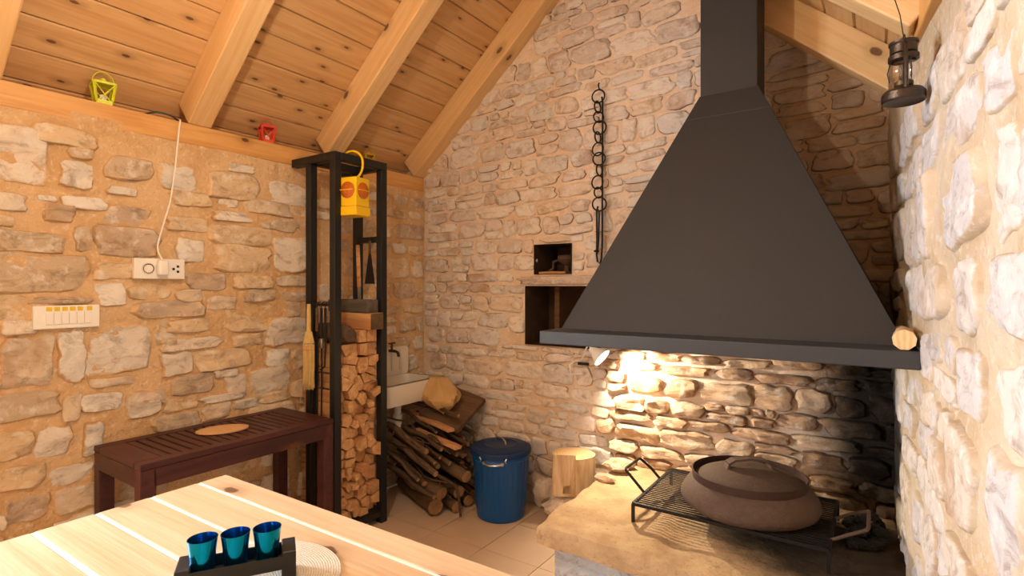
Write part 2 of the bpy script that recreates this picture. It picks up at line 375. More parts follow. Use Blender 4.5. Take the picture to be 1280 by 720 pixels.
m = MB().add([(-3.2, YF, 0), (.6, YF, 0), (.6, YF, 1.8), (RX, YF, 3.4), (-3.2, YF, 1.8)], [(0, 1, 2, 3, 4)])
tag(m.build('wall_front', M['mortar_left'], smooth=False), kind='structure', label='plain plastered gable wall behind the viewer')
m = MB(); y0, y1, z0, z1 = WIN; xo = -2.84             # deep window reveal
m.add([(XL,y0,z0),(XL,y1,z0),(XL,y1,z1),(XL,y0,z1),(xo,y0,z0),(xo,y1,z0),(xo,y1,z1),(xo,y0,z1)], [(0,1,5,4),(3,7,6,2),(0,4,7,3),(1,2,6,5)])
m.build('window_reveal', M['mortar_left'], wall_left, smooth=False)
win = bpy.data.objects.new('window_1', None); COL.objects.link(win); win.location = (xo+.03, (y0+y1)/2, z0); tag(win, 'wooden framed window deep in the left wall', kind='structure')
m = MB(); hw = (y1-y0)/2; hh = z1-z0
for a, b in (((0,-hw,.03),(0,hw,.03)), ((0,-hw,hh-.03),(0,hw,hh-.03)), ((0,-hw+.03,0),(0,-hw+.03,hh)), ((0,hw-.03,0),(0,hw-.03,hh)), ((0,0,0),(0,0,hh))): m.bar(a, b, .05, .06)
m.build('window_frame', M['rafter'], win, smooth=False)
for s in (-1, 1):
    MB().box((-.004, min(0, s*hw), .03), (.004, max(0, s*hw), hh-.03)).build('pane', M['glass'], win, smooth=False)
# floor of tiles
m = MB().box((-2.55, YF, -.05), (.55, YB+.02, -.004)); floor = tag(m.build('floor', M['grout'], smooth=False), kind='structure', label='beige square tiled floor')
T = .31
tm = None
for i in range(-4, 7):
    for j in range(-12, 3):
        x = -1.55+i*T; y = 2.03+j*T
        if x > .35 or x < -2.6 or y > YB-.04 or y+T < YF: continue
        if tm is None:
            o = MB().box((.002, .002, -.01), (T-.002, T-.002, .0)).build('tile', M['tile'], floor, smooth=False); tm = o.data
        else:
            o = bpy.data.objects.new('tile', tm); COL.objects.link(o); o.parent = floor
        o.location = (x, y, random.uniform(-.0008, .0008))
# ceiling: backing + boards
m = MB()
for s in (-1, 1):
    xe = RX+s*1.75; m.add([(RX, YF, z_board(RX)+.04), (xe, YF, z_board(xe)+.04), (xe, YB+.05, z_board(xe)+.04), (RX, YB+.05, z_board(RX)+.04)], [(0,1,2,3)])
ceil = tag(m.build('ceiling', M['board'], smooth=False), kind='structure', label='sloping pine board ceiling over the rafters')
BW = .135
cs = 1/math.sqrt(1+SL*SL)
for s in (-1, 1):
    k = 0
    while k*BW < 2.15:
        a = k*BW+.0015; b = (k+1)*BW-.0015; u = Vector((s*cs, 0, -SL*cs)); nrm = Vector((s*SL*cs, 0, cs)); base = Vector((RX, 0, z_board(RX)))
        dz = random.uniform(0, .003); m = MB(); vs = []
        for y in (YF, YB+.02):
            for (d, h) in ((a, .006), (a+.005, 0), (b-.005, 0), (b, .006), (b, .02), (a, .02)):
                vs.append(base+u*d+nrm*(h+dz)+Vector((0, y, 0)))
        m.add(vs, [(i, (i+1) % 6, 6+(i+1) % 6, 6+i) for i in range(6)]+[(5,4,3,2,1,0), (6,7,8,9,10,11)])
        m.build('board', M['board'], ceil, smooth=False); k += 1
# rafters
RW = .10; RD = .135
RAFY = [-.82, -.12, .446+.0, 1.15, 1.86, YB-.10]
for s, side in ((-1, 'left'), (1, 'right')):
    for k, y in enumerate(RAFY):
        L = 1.30/cs if s < 0 else (1.285)/cs
        m = MB().box((0, 0, 0), (L-.012, RW, RD))
        u = Vector((s*cs, 0, -SL*cs)); nn = Vector((s*SL*cs, 0, cs))
        Mx = basis(u, (0, 1 if s > 0 else 1, 0), nn, (RX+s*.004, y, ZR)) if s > 0 else basis(u, (0, 1, 0), nn, (RX+s*.004, y, ZR))
        o = m.build('rafter', M['rafter'], smooth=False, bevel=.006, M=Mx)
        lab = {('left',2):'squared spruce rafter above the lime yellow tin lantern', ('left',3):'squared spruce rafter between the yellow and red tin lanterns',
               ('left',4):'squared spruce rafter above the black firewood rack', ('left',5):'squared spruce rafter lying against the gable wall, left slope',
               ('right',5):'squared spruce rafter behind the black flue, meeting the right wall'}.get((side, k), 'squared spruce rafter of the %s slope above the viewer' % side)
        tag(o, lab, 'rafter', 'spruce rafters')
# wall plates
pz0 = 1.869; pz1 = 1.958
o = MB().box((-.225, 0, 0), (.004, YB-YF-.01, pz1-pz0)).build('wall_plate', M['plate'], loc=(XL, YF+.005, pz0), smooth=False, bevel=.004)
tag(o, 'long spruce wall plate beam carrying the lanterns on the left stone wall', 'beam')
o = MB().box((-.012, 0, 0), (.16, 3.0, .15)).build('wall_plate', M['plate'], loc=(xr(YB-.02), YB-.02, 1.955), smooth=False, bevel=.004)
o.rotation_euler.z = math.pi+math.atan(KR); o.scale.x = -1
tag(o, 'spruce wall plate beam on top of the right stone wall', 'beam')
# ------------------------------------------------------------------ stones of the walls
def stone_mb(w, h, p, seed, rough, n=24, ex=4.0, wob=.10):
    rd = random.Random(seed); out = []
    sk = rd.uniform(-.12, .12); tp = rd.uniform(-.12, .12); ph = rd.uniform(0, 50)
    for j in range(n):
        a = 2*math.pi*(j+rd.uniform(-.25, .25))/n; c, s_ = math.cos(a), math.sin(a)
        r = (abs(c)**ex+abs(s_)**ex)**(-1/ex)
        r *= 1+wob*noise.noise(Vector((c*1.5+ph, s_*1.5, seed*.37)))*2
        x = r*c; y = r*s_; x += sk*y; y += tp*x*.6
        out.append((x*w/2, y*h/2))
    tx = rd.uniform(-.35, .35)*p/max(w, .05); ty = rd.uniform(-.5, .5)*p/max(h, .05)
    m = MB(); m.e = []
    for (sc, z, e) in ((1.03, -.018, 1), (.97, .35*p, .85), (.88, .85*p, .5), (.66, 1.0*p, .12), (.34, 1.0*p, 0)):
        for (x, y) in out:
            X = x*sc; Y = y*sc
            q = Vector((X*9+ph, Y*14, seed*1.3)); nz = noise.noise(q)+.6*noise.noise(q*2.3)+.4*abs(noise.noise(q*1.3))
            g = 0 if z < 0 else (.4 if e > .8 else 1)
            m.v.append(Vector((X+(rough*.5*noise.noise(q*3) if g else 0), Y, z+g*(nz*rough+tx*X+ty*Y)))); m.e.append(e)
    m.v.append(Vector((0, 0, p+rough*noise.noise(Vector((ph, 0, seed*1.3)))))); m.e.append(0)
    for i in range(4):
        for j in range(n): m.f.append([i*n+j, i*n+(j+1) % n, (i+1)*n+(j+1) % n, (i+1)*n+j]); m.m.append(0)
    c = 5*n
    for j in range(n): m.f.append([4*n+j, 4*n+(j+1) % n, c]); m.m.append(0)
    return m
SEED = [100]
def put_stone(wall, R, U, N, c, w, h, p, rough, mat, tilt=0, angle=180, ex=4.0, wob=.10):
    SEED[0] += 1
    Mx = basis(R, U, N, c) @ Matrix.Rotation(tilt, 4, 'Z')
    return stone_mb(w, h, p, SEED[0], rough, ex=ex, wob=wob).build('stone', mat, wall, M=Mx, angle=angle)
def courses(s0, s1, z0, z1, hs, ws, gap, rd, split=.25):
    z = z0; res = []
    while z < z1-.03:
        h = rd.uniform(*hs); s = s0-rd.uniform(0, ws[1]*.5)
        while s < s1:
            w = rd.uniform(*ws)*(.75+.5*rd.random())
            if h > hs[0]*1.5 and rd.random() < split:
                k = rd.uniform(.4, .6)
                res.append((s+w/2, z+h*k/2, w-gap, h*k-gap*.8)); 
                w2 = w*rd.uniform(.45, .6) if rd.random() < .4 else w
                res.append((s+w2/2, z+h*k+h*(1-k)/2, w2-gap, h*(1-k)-gap*.8))
                if w2 < w: res.append((s+w2+(w-w2)/2, z+h*k+h*(1-k)/2, w-w2-gap, h*(1-k)-gap*.8))
            else: res.append((s+w/2, z+h/2+rd.uniform(-.006, .006), w-gap, (h-gap)*rd.uniform(.86, 1.04)))
            s += w
        z += h
    return res
# left wall: stones measured on the wall (px left, px right, px middle row, px height)
LST = [(-20,58,190,66),(40,118,170,22),(74,118,218,32),(84,118,192,13),(131,190,211,26),(135,172,239,10),(-8,33,252,20),(47,72,248,7),(55,93,266,20),(131,187,269,23),(-6,16,276,12),
(-30,78,302,24),(93,115,298,30),(119,197,302,36),(-30,102,343,44),(115,166,339,20),(199,246,222,30),(282,318,211,9),(260,322,233,32),(329,386,242,25),(213,265,249,17),(272,298,254,10),(305,364,260,16),(266,320,271,12),
(325,371,281,15),(207,260,280,17),(263,338,294,24),(268,336,323,31),(341,386,318,40),(220,256,313,28),(233,282,352,21),(291,339,352,16),(343,385,351,13),(344,386,371,12),(305,343,369,15),(259,296,378,16),(220,252,369,15),
(168,256,387,19),(120,158,368,29),(160,212,366,16),(-12,35,385,30),(40,113,375,8),(0,68,450,64),(72,106,442,60),(108,190,438,60),(113,168,477,11),(-25,77,508,33),(79,101,510,31),(102,155,502,21),(157,202,505,30),
(-10,43,556,33),(45,90,552,33),(104,129,549,38),(210,262,407,15),(283,352,398,29),(357,375,387,17),(330,386,414,32),(200,278,429,14),(290,327,425,15),(243,313,449,24),(332,363,447,21),(367,384,449,23),
(213,268,479,23),(280,308,479,22),(312,363,474,32),(267,297,466,9),(190,206,495,16),(205,247,505,16),(250,303,497,9),(252,287,514,18),(290,323,504,12),(322,362,496,12),(190,250,527,19),(364,384,486,20),
(195,222,415,30),(200,240,455,26),(0,58,596,28),(62,118,592,22),(5,62,636,30),(68,128,622,30),(155,205,560,20),(150,210,606,24),(215,262,586,20),(268,320,580,20),(325,362,566,22),(300,350,556,14),(370,392,548,24),(372,396,600,30),(325,360,602,26)]
LB = []
for (a, b, yc, hp) in LST:
    pa = at(a, yc, x=XL); pb = at(b, yc, x=XL); pc = at((a+b)/2, yc, x=XL); dep = (pc-Vector((0,0,H))).dot(FW)
    yy0 = pa.y; yy1 = pb.y; hh_ = hp/FPX*dep; zc = pc.z
    LB.append((yy0, yy1, zc-hh_/2, zc+hh_/2))
    rg = random.Random(a*7+b); 
    put_stone(wall_left, (0,1,0), (0,0,1), (1,0,0), (XL+und_l((yy0+yy1)/2, zc)-.002, (yy0+yy1)/2, zc), (yy1-yy0)*1.05, hh_*1.12, rg.uniform(.008, .018), .015, M['stone_left'], rg.uniform(-.03, .03), angle=28, wob=.10, ex=7)
rd = random.Random(3)
def hit(l, s, z, w, h, f=.0): return any(s+w/2 > b[0]+f and s-w/2 < b[1]-f and z+h/2 > b[2]+f and z-h/2 < b[3]-f for b in l)
for (s, z, w, h) in courses(.18, YB+.02, 0, 1.86, (.07, .15), (.12, .27), .022, rd):
    a_ = max(s-w/2, .34); b_ = min(s+w/2, YB-.01); s = (a_+b_)/2; w = b_-a_
    if z+h/2 > 1.855 or z-h/2 < .01 or w < .04 or h < .025: continue
    if hit(LB, s, z, w, h, .012): continue
    put_stone(wall_left, (0,1,0), (0,0,1), (1,0,0), (XL+und_l(s, z)-.002, s, z), w, h, rd.uniform(.007, .016), .013, M['stone_left'], rd.uniform(-.04, .04), wob=.10, ex=6)
# back wall
NB = [(n[0]-.004, n[1]+.004, n[2]-.004, n[3]+.004) for n in NICHE]
LINT = (-1.78, -1.18, 1.25, 1.303)
put_stone(wall_back, (1,0,0), (0,0,1), (0,-1,0), (-1.46, YB-und_b(-1.46,1.275)-.004, 1.275), .58, .05, .014, .004, M['stone_back'])
rd = random.Random(11)
for (s, z, w, h) in courses(XL, .10, 0.0, 2.95, (.055, .125), (.10, .25), .008, rd, .3):
    a_ = max(s-w/2, XL+.012); b_ = min(s+w/2, .085); s = (a_+b_)/2; w = b_-a_
    if w < .035 or h < .02 or z-h/2 < .01: continue
    if z+h/2 > min(z_board(s-w/2), z_board(s+w/2))-.02: continue
    bad = False
    for nb_ in NB+[LINT]:
        if not hit([nb_], s, z, w, h): continue
        opts = [(nb_[0]-(s-w/2), 'l'), (s+w/2-nb_[1], 'r')]
        a_, b_ = s-w/2, s+w/2
        if z+h/2-nb_[3] > .03: z0_ = nb_[3]+.004; z1_ = z+h/2; z = (z0_+z1_)/2; h = z1_-z0_
        elif nb_[2]-(z-h/2) > .03: z1_ = nb_[2]-.004; z0_ = z-h/2; z = (z0_+z1_)/2; h = z1_-z0_
        elif opts[0][0] > .04: b_ = nb_[0]-.004
        elif opts[1][0] > .04: a_ = nb_[1]+.004
        else: bad = True; break
        s = (a_+b_)/2; w = b_-a_
    if bad or w < .035 or h < .02: continue
    hearth = s > -1.2 and .3 < z < 1.05
    if z < .3 and s > -1.0: continue
    if hearth: put_stone(wall_back, (1,0,0), (0,0,1), (0,-1,0), (s, YB-und_b(s, z), z), w, h, rd.uniform(.022, .045), .016, M['stone_hearth'], rd.uniform(-.05, .05), 30, wob=.16)
    else: put_stone(wall_back, (1,0,0), (0,0,1), (0,-1,0), (s, YB-und_b(s, z), z), w, h, rd.uniform(.007, .016), .0055, M['stone_back'], rd.uniform(-.05, .05)+(.05 if z > 1.5 else 0), 180, wob=.13, ex=5)
# right wall
rd = random.Random(21)
nr = Vector((-1, -KR, 0)).normalized(); rr = Vector((-KR, 1, 0)).normalized()*-1
for (s, z, w, h) in courses(.30, YB, 0, 1.96, (.10, .22), (.14, .34), .014, rd, .2):
    a_ = max(s-w/2, .3); b_ = min(s+w/2, YB-.02); s = (a_+b_)/2; w = b_-a_
    if z+h/2 > 1.955 or z-h/2 < .01 or w < .04 or h < .03: continue
    if s > 1.75 and z < .33: continue
    put_stone(wall_right, rr, (0,0,1), nr, (xr(s)+und_r(s, z), s, z), w, h, rd.uniform(.004, .013), .008, M['stone_right'], rd.uniform(-.06, .06), wob=.16, ex=4.5)
o = MB().box((0, 0, 0), (.025, .16, .022)).build('trim_1', M['white'], loc=(XL+.002, .684, .352), smooth=False, bevel=.003); tag(o, 'white cable duct low on the left wall', kind='structure')
# ------------------------------------------------------------------ fireplace hood
hood = thing('fireplace_hood', 'large charcoal steel fireplace hood with a square flue', 'hood', (-.49, 2.24, 1.015))
HO = Vector((-.49, 2.24, 1.015))
def hv(x, y, z): return Vector((x, y, z))-HO
yf0 = 1.83; yb = YB-.035; xl0 = -1.112; xr0 = .098
zt = 1.067
m = MB()                                               # rim: an open frame with a top ledge
for (a, b) in (((xl0, yf0+.012), (xr0, yf0+.012)), ((xl0+.012, yf0+.0245), (xl0+.012, yb)), ((xr0-.012, yf0+.0245), (xr0-.012, yb))):
    m.box(tuple(hv(min(a[0],b[0])-(0 if a[0] != b[0] else .012), min(a[1],b[1])-(.012 if a[1] == b[1] else 0), 1.017)), tuple(hv(max(a[0],b[0])+(0 if a[0] != b[0] else .012), max(a[1],b[1])+(.012 if a[1] == b[1] else 0), zt)))
m.build('rim', M['rim'], hood, smooth=False, bevel=.003)
cx0 = -1.075; cx1 = .068; cy0 = 1.945; fx0 = -.612; fx1 = -.391; fy0 = 2.30; fy1 = 2.46; zc_ = zt+.004; ztop = 2.035
m = MB()
m.add([hv(xl0+.004, yf0+.004, zt-.004), hv(xr0-.004, yf0+.004, zt-.004), hv(xr0-.004, yb, zt-.004), hv(xl0+.004, yb, zt-.004), hv(cx0, cy0, zc_), hv(cx1, cy0, zc_), hv(cx1, yb, zc_), hv(cx0, yb, zc_)], [(0,1,5,4), (1,2,6,5), (3,0,4,7)])
m.build('ledge', M['rim'], hood, smooth=False)
m = MB().add([hv(cx0, cy0, zc_), hv(cx1, cy0, zc_), hv(cx1, yb, zc_), hv(cx0, yb, zc_), hv(fx0-.002, fy0-.002, ztop), hv(fx1+.002, fy0-.002, ztop), hv(fx1+.002, fy1+.002, ztop), hv(fx0-.002, fy1+.002, ztop)],
             [(0,1,5,4), (1,2,6,5), (2,3,7,6), (3,0,4,7)])
m.build('canopy', M['hood'], hood, smooth=False)
f = .895; q0 = lambda a, b: a+(b-a)*f
m = MB().bar(hv(q0(cx0, fx0)-.001, q0(cy0, fy0)-.002, q0(zc_, ztop)), hv(q0(cx1, fx1)+.001, q0(cy0, fy0)-.002, q0(zc_, ztop)+.0), .004, .004); m.build('seam', M['hood'], hood, smooth=False)
m = MB(); vs = []
for (x, y) in ((fx0, fy0), (fx1, fy0), (fx1, fy1), (fx0, fy1)): vs.append(hv(x, y, ztop-.006))
for (x, y) in ((fx0, fy0), (fx1, fy0), (fx1, fy1), (fx0, fy1)): vs.append(hv(x, y, z_board(x)-.002))
m.add(vs, [(0,1,5,4), (1,2,6,5), (2,3,7,6), (3,0,4,7)]); m.build('flue', M['hood'], hood, smooth=False, bevel=.004)
m = MB().tube([(0, 0, 0), (.004, .10, .003), (0, .24, 0)], [.029, .028, .026], 9, 0, 1)
o = m.build('firewood_log', [M['bark'], M['cut']], loc=(.062, 1.845, 1.097), angle=50); tag(o, 'short round log lying on the ledge of the black hood', 'log')
o.data.materials[0] = M['stump']; o.data.materials[1] = M['stump_top']
# ------------------------------------------------------------------ hearth
ZS = .323
def slab_outline():
    pts = []
    for i in range(26): pts.append((-1.075+i/25*(.118+1.075), 1.752+.014*noise.noise(Vector((i*.45, 2, 0)))+.006*noise.noise(Vector((i*1.3, 8, 0)))))
    for i in range(12): pts.append((xr(1.78+i/11*(YB-1.80))+.012, 1.78+i/11*(YB-1.80)))
    for i in range(18): y = YB-.02-i/17*(YB-1.79); pts.append((-1.09+.022*noise.noise(Vector((i*.4, 5, 0)))+.018*(y < 1.83), y))
    return pts
ol = slab_outline(); n = len(ol); c = Vector((sum(p[0] for p in ol)/n, sum(p[1] for p in ol)/n))
m = MB()
RG = [(1.0, -.062), (1.008, -.03), (1.0, -.008), (.985, 0)]+[(k/14*.985, 0) for k in range(13, 0, -1)]
for (s_, dz) in RG:
    for (x, y) in ol:
        X = c.x+(x-c.x)*s_; Y = c.y+(y-c.y)*s_
        z = ZS+dz+(.007*noise.noise(Vector((X*5, Y*5, 0)))+.004*noise.noise(Vector((X*14, Y*14, 4))) if dz > -.03 else .01*noise.noise(Vector((X*9, Y*9, 7))))
        if X < -.62 and dz > -.02: z += .010*max(0, min(1, (-.62-X)/.03))
        m.v.append(Vector((X, Y, z)))
for i in range(len(RG)-1):
    for j in range(n): m.f.append([i*n+j, i*n+(j+1) % n, (i+1)*n+(j+1) % n, (i+1)*n+j]); m.m.append(0)
m.f.append([(len(RG)-1)*n+j for j in range(n)]); m.m.append(0)
m.f.append(list(reversed(range(n)))); m.m.append(0)
hearth = thing('hearth', 'raised stone hearth with a worn sandstone slab on a whitewashed base', 'hearth', (0, 0, 0))
m.build('slab', M['slab'], hearth, angle=60)
hb = MB().box((-1.025, 1.80, 0), (xr(YB)-.01, YB-.01, ZS-.055)).build('base', M['stone_white'], hearth, smooth=False)
rd = random.Random(5)
for (s, z, w, h) in courses(-1.03, .1, 0, .26, (.08, .11), (.12, .24), .012, rd, 0):
    if s-w/2 < -1.04 or z+h/2 > .275: continue
    put_stone(hb, (1,0,0), (0,0,1), (0,-1,0), (s, 1.80, z), w, h, rd.uniform(.012, .024), .008, M['stone_white'], 0)
for (s, z, w, h) in courses(1.80, YB, 0, .26, (.08, .11), (.12, .24), .012, rd, 0):
    if s+w/2 > YB-.02 or s-w/2 < 1.79 or z+h/2 > .275: continue
    put_stone(hb, (0,-1,0), (0,0,1), (-1,0,0), (-1.025, s, z), w, h, rd.uniform(.012, .024), .008, M['stone_white'], 0)
# grill
gx0, gx1, gy0, gy1, gz = -.782, -.128, 1.985, 2.45, .403
gr = thing('grill_grate', 'black iron grill grate with raised wire handles on the hearth slab', 'grill', (gx0, gy0, ZS+.008))
GO = Vector((gx0, gy0, ZS+.008)); W = gx1-gx0; D = gy1-gy0; Z = gz-GO.z
m = MB()
for a, b in (((0,0,Z),(W,0,Z)), ((0,D,Z),(W,D,Z)), ((0,0,Z),(0,D,Z)), ((W,0,Z),(W,D,Z))): m.bar(a, b, .010, .012)
m.build('frame', M['iron'], gr, smooth=False)
for i in range(1, 25):
    y = D*i/25; MB().tube([(0, y, Z+.004), (W, y, Z+.004)], .0030, 6).build('rod', M['iron'], gr)
for (x, y) in ((0,0), (W,0), (0,D), (W,D)): MB().bar((x, y, 0), (x, y, Z), .011).build('leg', M['iron'], gr, smooth=False)
for s, x in ((-1, 0), (1, W)):
    a = D*.27; b = D*.68; ou = .085; up = .075
    if s > 0: a = D*.18; b = D*.60; ou = .10; up = .055
    MB().tube([(x, a, Z), (x+s*ou*.5, a, Z+up*.55), (x+s*ou, a+.01, Z+up), (x+s*(ou+.004), a+.02, Z+up+.004), (x+s*(ou+.004), b-.02, Z+up+.004), (x+s*ou, b-.01, Z+up), (x+s*ou*.5, b, Z+up*.55), (x, b, Z)], .006, 8).build('handle', M['iron'] if s < 0 else M['rust'], gr)
# bell lid (peka)
pk = thing('baking_bell', 'rusty cast iron baking bell with an ember band, sitting on the grill grate', 'baking lid', (-.405, 2.19, gz+.008))
prof = [(.200,.0),(.222,.004),(.238,.016),(.244,.032),(.242,.046),(.234,.064),(.221,.082),(.203,.098),(.18,.112),(.15,.125),(.11,.140),(.06,.150),(.02,.1525),(.0005,.153)]
MB().lathe(prof, 56).build('bell', M['rust'], pk, angle=60)
MB().lathe([(.196,.086),(.200,.086),(.203,.128),(.199,.129),(.196,.086)], 56).build('ember_band', M['rustband'], pk, angle=40)
m = MB(); vs = []
hp_ = [(-.085,.138),(-.078,.164),(-.055,.176),(0,.181),(.055,.176),(.078,.164),(.085,.138)]
for i in range(len(hp_)-1):
    m.bar((hp_[i][0]*.83, hp_[i][0]*.56, hp_[i][1]), (hp_[i+1][0]*.83, hp_[i+1][0]*.56, hp_[i+1][1]), .040, .008)
m.build('handle', M['rust'], pk, smooth=False)
# charcoal heap
rd = random.Random(8)
def rock(name, c, r, seed, mat, sq=(1,1,1), sub=2, amp=.35, angle=30):
    import bmesh
    bm = bmesh.new(); bmesh.ops.create_icosphere(bm, subdivisions=sub, radius=1)
    for v in bm.verts:
        d = 1+amp*noise.noise(v.co*1.4+Vector((seed*3.1, seed, 0)))+amp*.5*noise.noise(v.co*3.2+Vector((seed, 0, 5)))
        v.co = Vector((v.co.x*sq[0], v.co.y*sq[1], v.co.z*sq[2]))*d*r
    me = bpy.data.meshes.new(name); bm.to_mesh(me); bm.free(); me.materials.append(mat); me.shade_smooth(); me.set_sharp_from_angle(angle=math.radians(angle))
    zmin = min(v.co.z for v in me.vertices)
    for v in me.vertices: v.co.z -= zmin
    o = bpy.data.objects.new(name, me); COL.objects.link(o); o.location = c; return o
k = 0
for lv, cnt in ((0, 22), (1, 10), (2, 3)):
    for i in range(cnt):
        x = rd.uniform(-.10+lv*.02, .01); y = rd.uniform(2.22+lv*.06, 2.52-lv*.06)
        o = rock('charcoal_lump', (x, y, ZS+.002+lv*.026), rd.uniform(.016, .027), k*1.7, M['coal'], (1.2, 1, .8), 1, .4, 20); k += 1
        tag(o, 'lump of charcoal heaped in the sooty corner of the hearth', 'charcoal', 'charcoal heap in the hearth corner')
for i, (px, py, r) in enumerate(((771,578,.05), (790,562,.05), (757,590,.035))):
    p = at(px, py+12, z=ZS+.01); p.y = min(p.y, YB-.09)
    o = rock('loose_stone', (p.x, p.y, ZS+.006), r, 31+i, M['stone_hearth'], (1.3, .8, .55), 2, .4, 30)
    tag(o, ('flat loose stone lying at the wall end of the hearth slab', 'upright loose stone leaning on the wall behind the grill handle', 'small loose stone on the edge of the hearth slab by the stump')[i], 'stone')
# hood lamp
LP = at(752, 447, y=2.47)
ax = Vector((.80, -.03, -.60)).normalized()
lm = thing('spot_lamp', 'lit white clip spot lamp under the hood by the stone wall', 'lamp', LP)
Mr = ax.to_track_quat('Z', 'Y').to_matrix().to_4x4()
MB().lathe([(.0005,-.075),(.018,-.073),(.022,-.05),(.04,-.02),(.05,0),(.052,.004),(.047,.003)], 28, M=Mr).build('shade', M['white'], lm)
MB().lathe([(.047,.002),(.03,.004),(.0005,.005)], 28, M=Mr).build('bulb_face', M['lampface'], lm)
b0 = at(724, 462, y=YB-.03)-LP
MB().tube([-ax*.072, -ax*.09+Vector((-.02,.03,.0)), Vector((b0.x+.02, b0.y-.02, b0.z+.05)), Vector((b0.x-.02, b0.y, b0.z+.045)), Vector((b0.x-.06, b0.y, b0.z+.02)), Vector((b0.x-.05, b0.y, b0.z-.03)), Vector((b0.x+.02, b0.y, b0.z-.02))], .004, 6).build('cord', M['white'], lm)
MB().bar(b0+Vector((0, -.012, .035)), b0+Vector((.06, -.012, .035)), .014).build('bracket', M['iron'], lm, smooth=False)
sp = light('spot_lamp_light', 'SPOT', LP+ax*.012, SPOT_POWER, (1, .83, .60), spot_size=math.radians(172), spot_blend=.6, shadow_soft_size=.014)
sp.rotation_euler = ax.to_track_quat('-Z', 'Y').to_euler()
# stump on bedrock
st = Vector((-1.305, 2.49, .168))
for i, (x, y, r, sq) in enumerate(((-1.33, 2.52, .125, (1.3, .85, .62)), (-1.145, 2.54, .05, (.8, .9, .9)), (-1.56, 2.59, .085, (1.0, .45, 1.0)))):
    o = rock('bedrock', (x, y, 0), r, 50+i, M['stone_back'], sq, 3, .35, 30)
    tag(o, ('rough bedrock lump carrying the wooden stump', 'rough bedrock lump between the stump and the hearth base', 'rough bedrock lump behind the blue bin at the wall foot')[i], 'rock')
    if i == 0: st.z = o.dimensions.z if o.dimensions.z else .15
st.z = .160
stump = thing('wooden_stump', 'pale barkless wooden stump with a notched top and a square hole', 'stump', st)
nn = 40; Ht = .215; m = MB(); vs = []
def sr(a): return .107*(1+.03*math.sin(2*a+1)+.02*math.sin(5*a))
na0 = math.radians(-78); na1 = math.radians(-22)          # notch wedge of the top
LV = [0, .05, .11, .165, Ht]
for z in LV:
    for j in range(nn):
        a = 2*math.pi*j/nn; r = sr(a)*(1.05-.05*z/Ht); vs.append((r*math.cos(a), r*math.sin(a), z))
m.add(vs, [(i*nn+j, i*nn+(j+1) % nn, (i+1)*nn+(j+1) % nn, (i+1)*nn+j) for i in range(len(LV)-1) for j in range(nn)], 0)
m.f.append([(len(LV)-1)*nn+j for j in range(nn)]); m.m.append(1); m.f.append(list(reversed(range(nn)))); m.m.append(0)
so = m.build('block', [M['stump'], M['stump_top']], stump, angle=45)
import bmesh
def cutter(mbx):
    me = bpy.data.meshes.new('cutter'); me.from_pydata([tuple(v) for v in mbx.v], [], mbx.f); me.update(); o = bpy.data.objects.new('cutter', me); return o
def boolean(o, mbx):
    c = cutter(mbx); COL.objects.link(c); c.parent = o.parent
    md = o.modifiers.new('cut', 'BOOLEAN'); md.operation = 'DIFFERENCE'; md.object = c; md.solver = 'EXACT'
    bpy.context.view_layer.update(); dg = bpy.context.evaluated_depsgraph_get(); me = bpy.data.meshes.new_from_object(o.evaluated_get(dg))
    o.modifiers.clear(); o.data = me; bpy.data.objects.remove(c)
td_ = Vector((.47, -.88, 0)); rt_ = Vector((.88, .47, 0))
w1 = MB().bar(td_*.035-rt_*.09+Vector((0, 0, .1)), td_*.2-rt_*.09+Vector((0, 0, .1)), .20, .5)
boolean(so, w1)
hd = Vector((.45, -.85, 0)).normalized(); hl = Vector((.85, .45, 0))
hc = hd*.07-hl*.035
w2 = MB().bar(hc+Vector((0,0,.035))-hd*.06, hc+Vector((0,0,.035))+hd*.08, .042, .042); boolean(so, w2)
# chain on the back wall
ch = at(750, 112, y=YB-.03); cb = at(750, 330, y=YB-.03)
chain = thing('hearth_chain', 'old forged iron hearth chain of round links hanging on the gable wall', 'chain', ch)
SC_ = (ch.z-cb.z)/218
def cz(py): return -(py-112)*SC_
MB().tube([(0, .03, .004), (.0, -.012, .0), (.0, -.02, .02), (0, -.012, .03)], .004, 6).build('nail', M['iron'], chain)
LK = [(121, .034, 0), (134, .03, 1), (147, .028, 1), (160, .035, 0), (172, .028, 1), (186.5, .034, 0), (199, .033, 0), (213, .028, 1), (228, .035, 0), (241, .028, 1), (255.5, .036, 0)]
for i, (py, r, e) in enumerate(LK):
    ang = .35*math.sin(i*2.1)+(1.15 if e else .15); x = -.004-.006*math.sin(i*1.7)
    MB().ring((x, -.012+.004*(i % 2), cz(py)), r, .0042, (math.sin(ang), -math.cos(ang), 0), 22, 6, u=(0,0,1)).build('link', M['iron'], chain)
MB().tube([(-.006, -.012, cz(258)), (-.012, -.014, cz(264)), (-.012, -.012, cz(300)), (-.014, -.012, cz(318)), (-.008, -.014, cz(327)), (.006, -.014, cz(330)), (.014, -.014, cz(324)), (.018, -.012, cz(310)), (.018, -.006, cz(128)), (.012, -.004, cz(122))], .0052, 8).build('hook_rod', M['iron'], chain)
MB().tube([(-.004, -.02, cz(262)), (.004, -.02, cz(266)), (.002, -.02, cz(290)), (-.002, -.02, cz(300)), (-.004, -.02, cz(318))], [.004, .005, .005, .008, .003], 6).build('twisted_bar', M['iron'], chain)
MB().ring((-.014, -.013, cz(314)), .010, .006, (0, 0, 1), 12, 5).build('collar', M['iron'], chain)
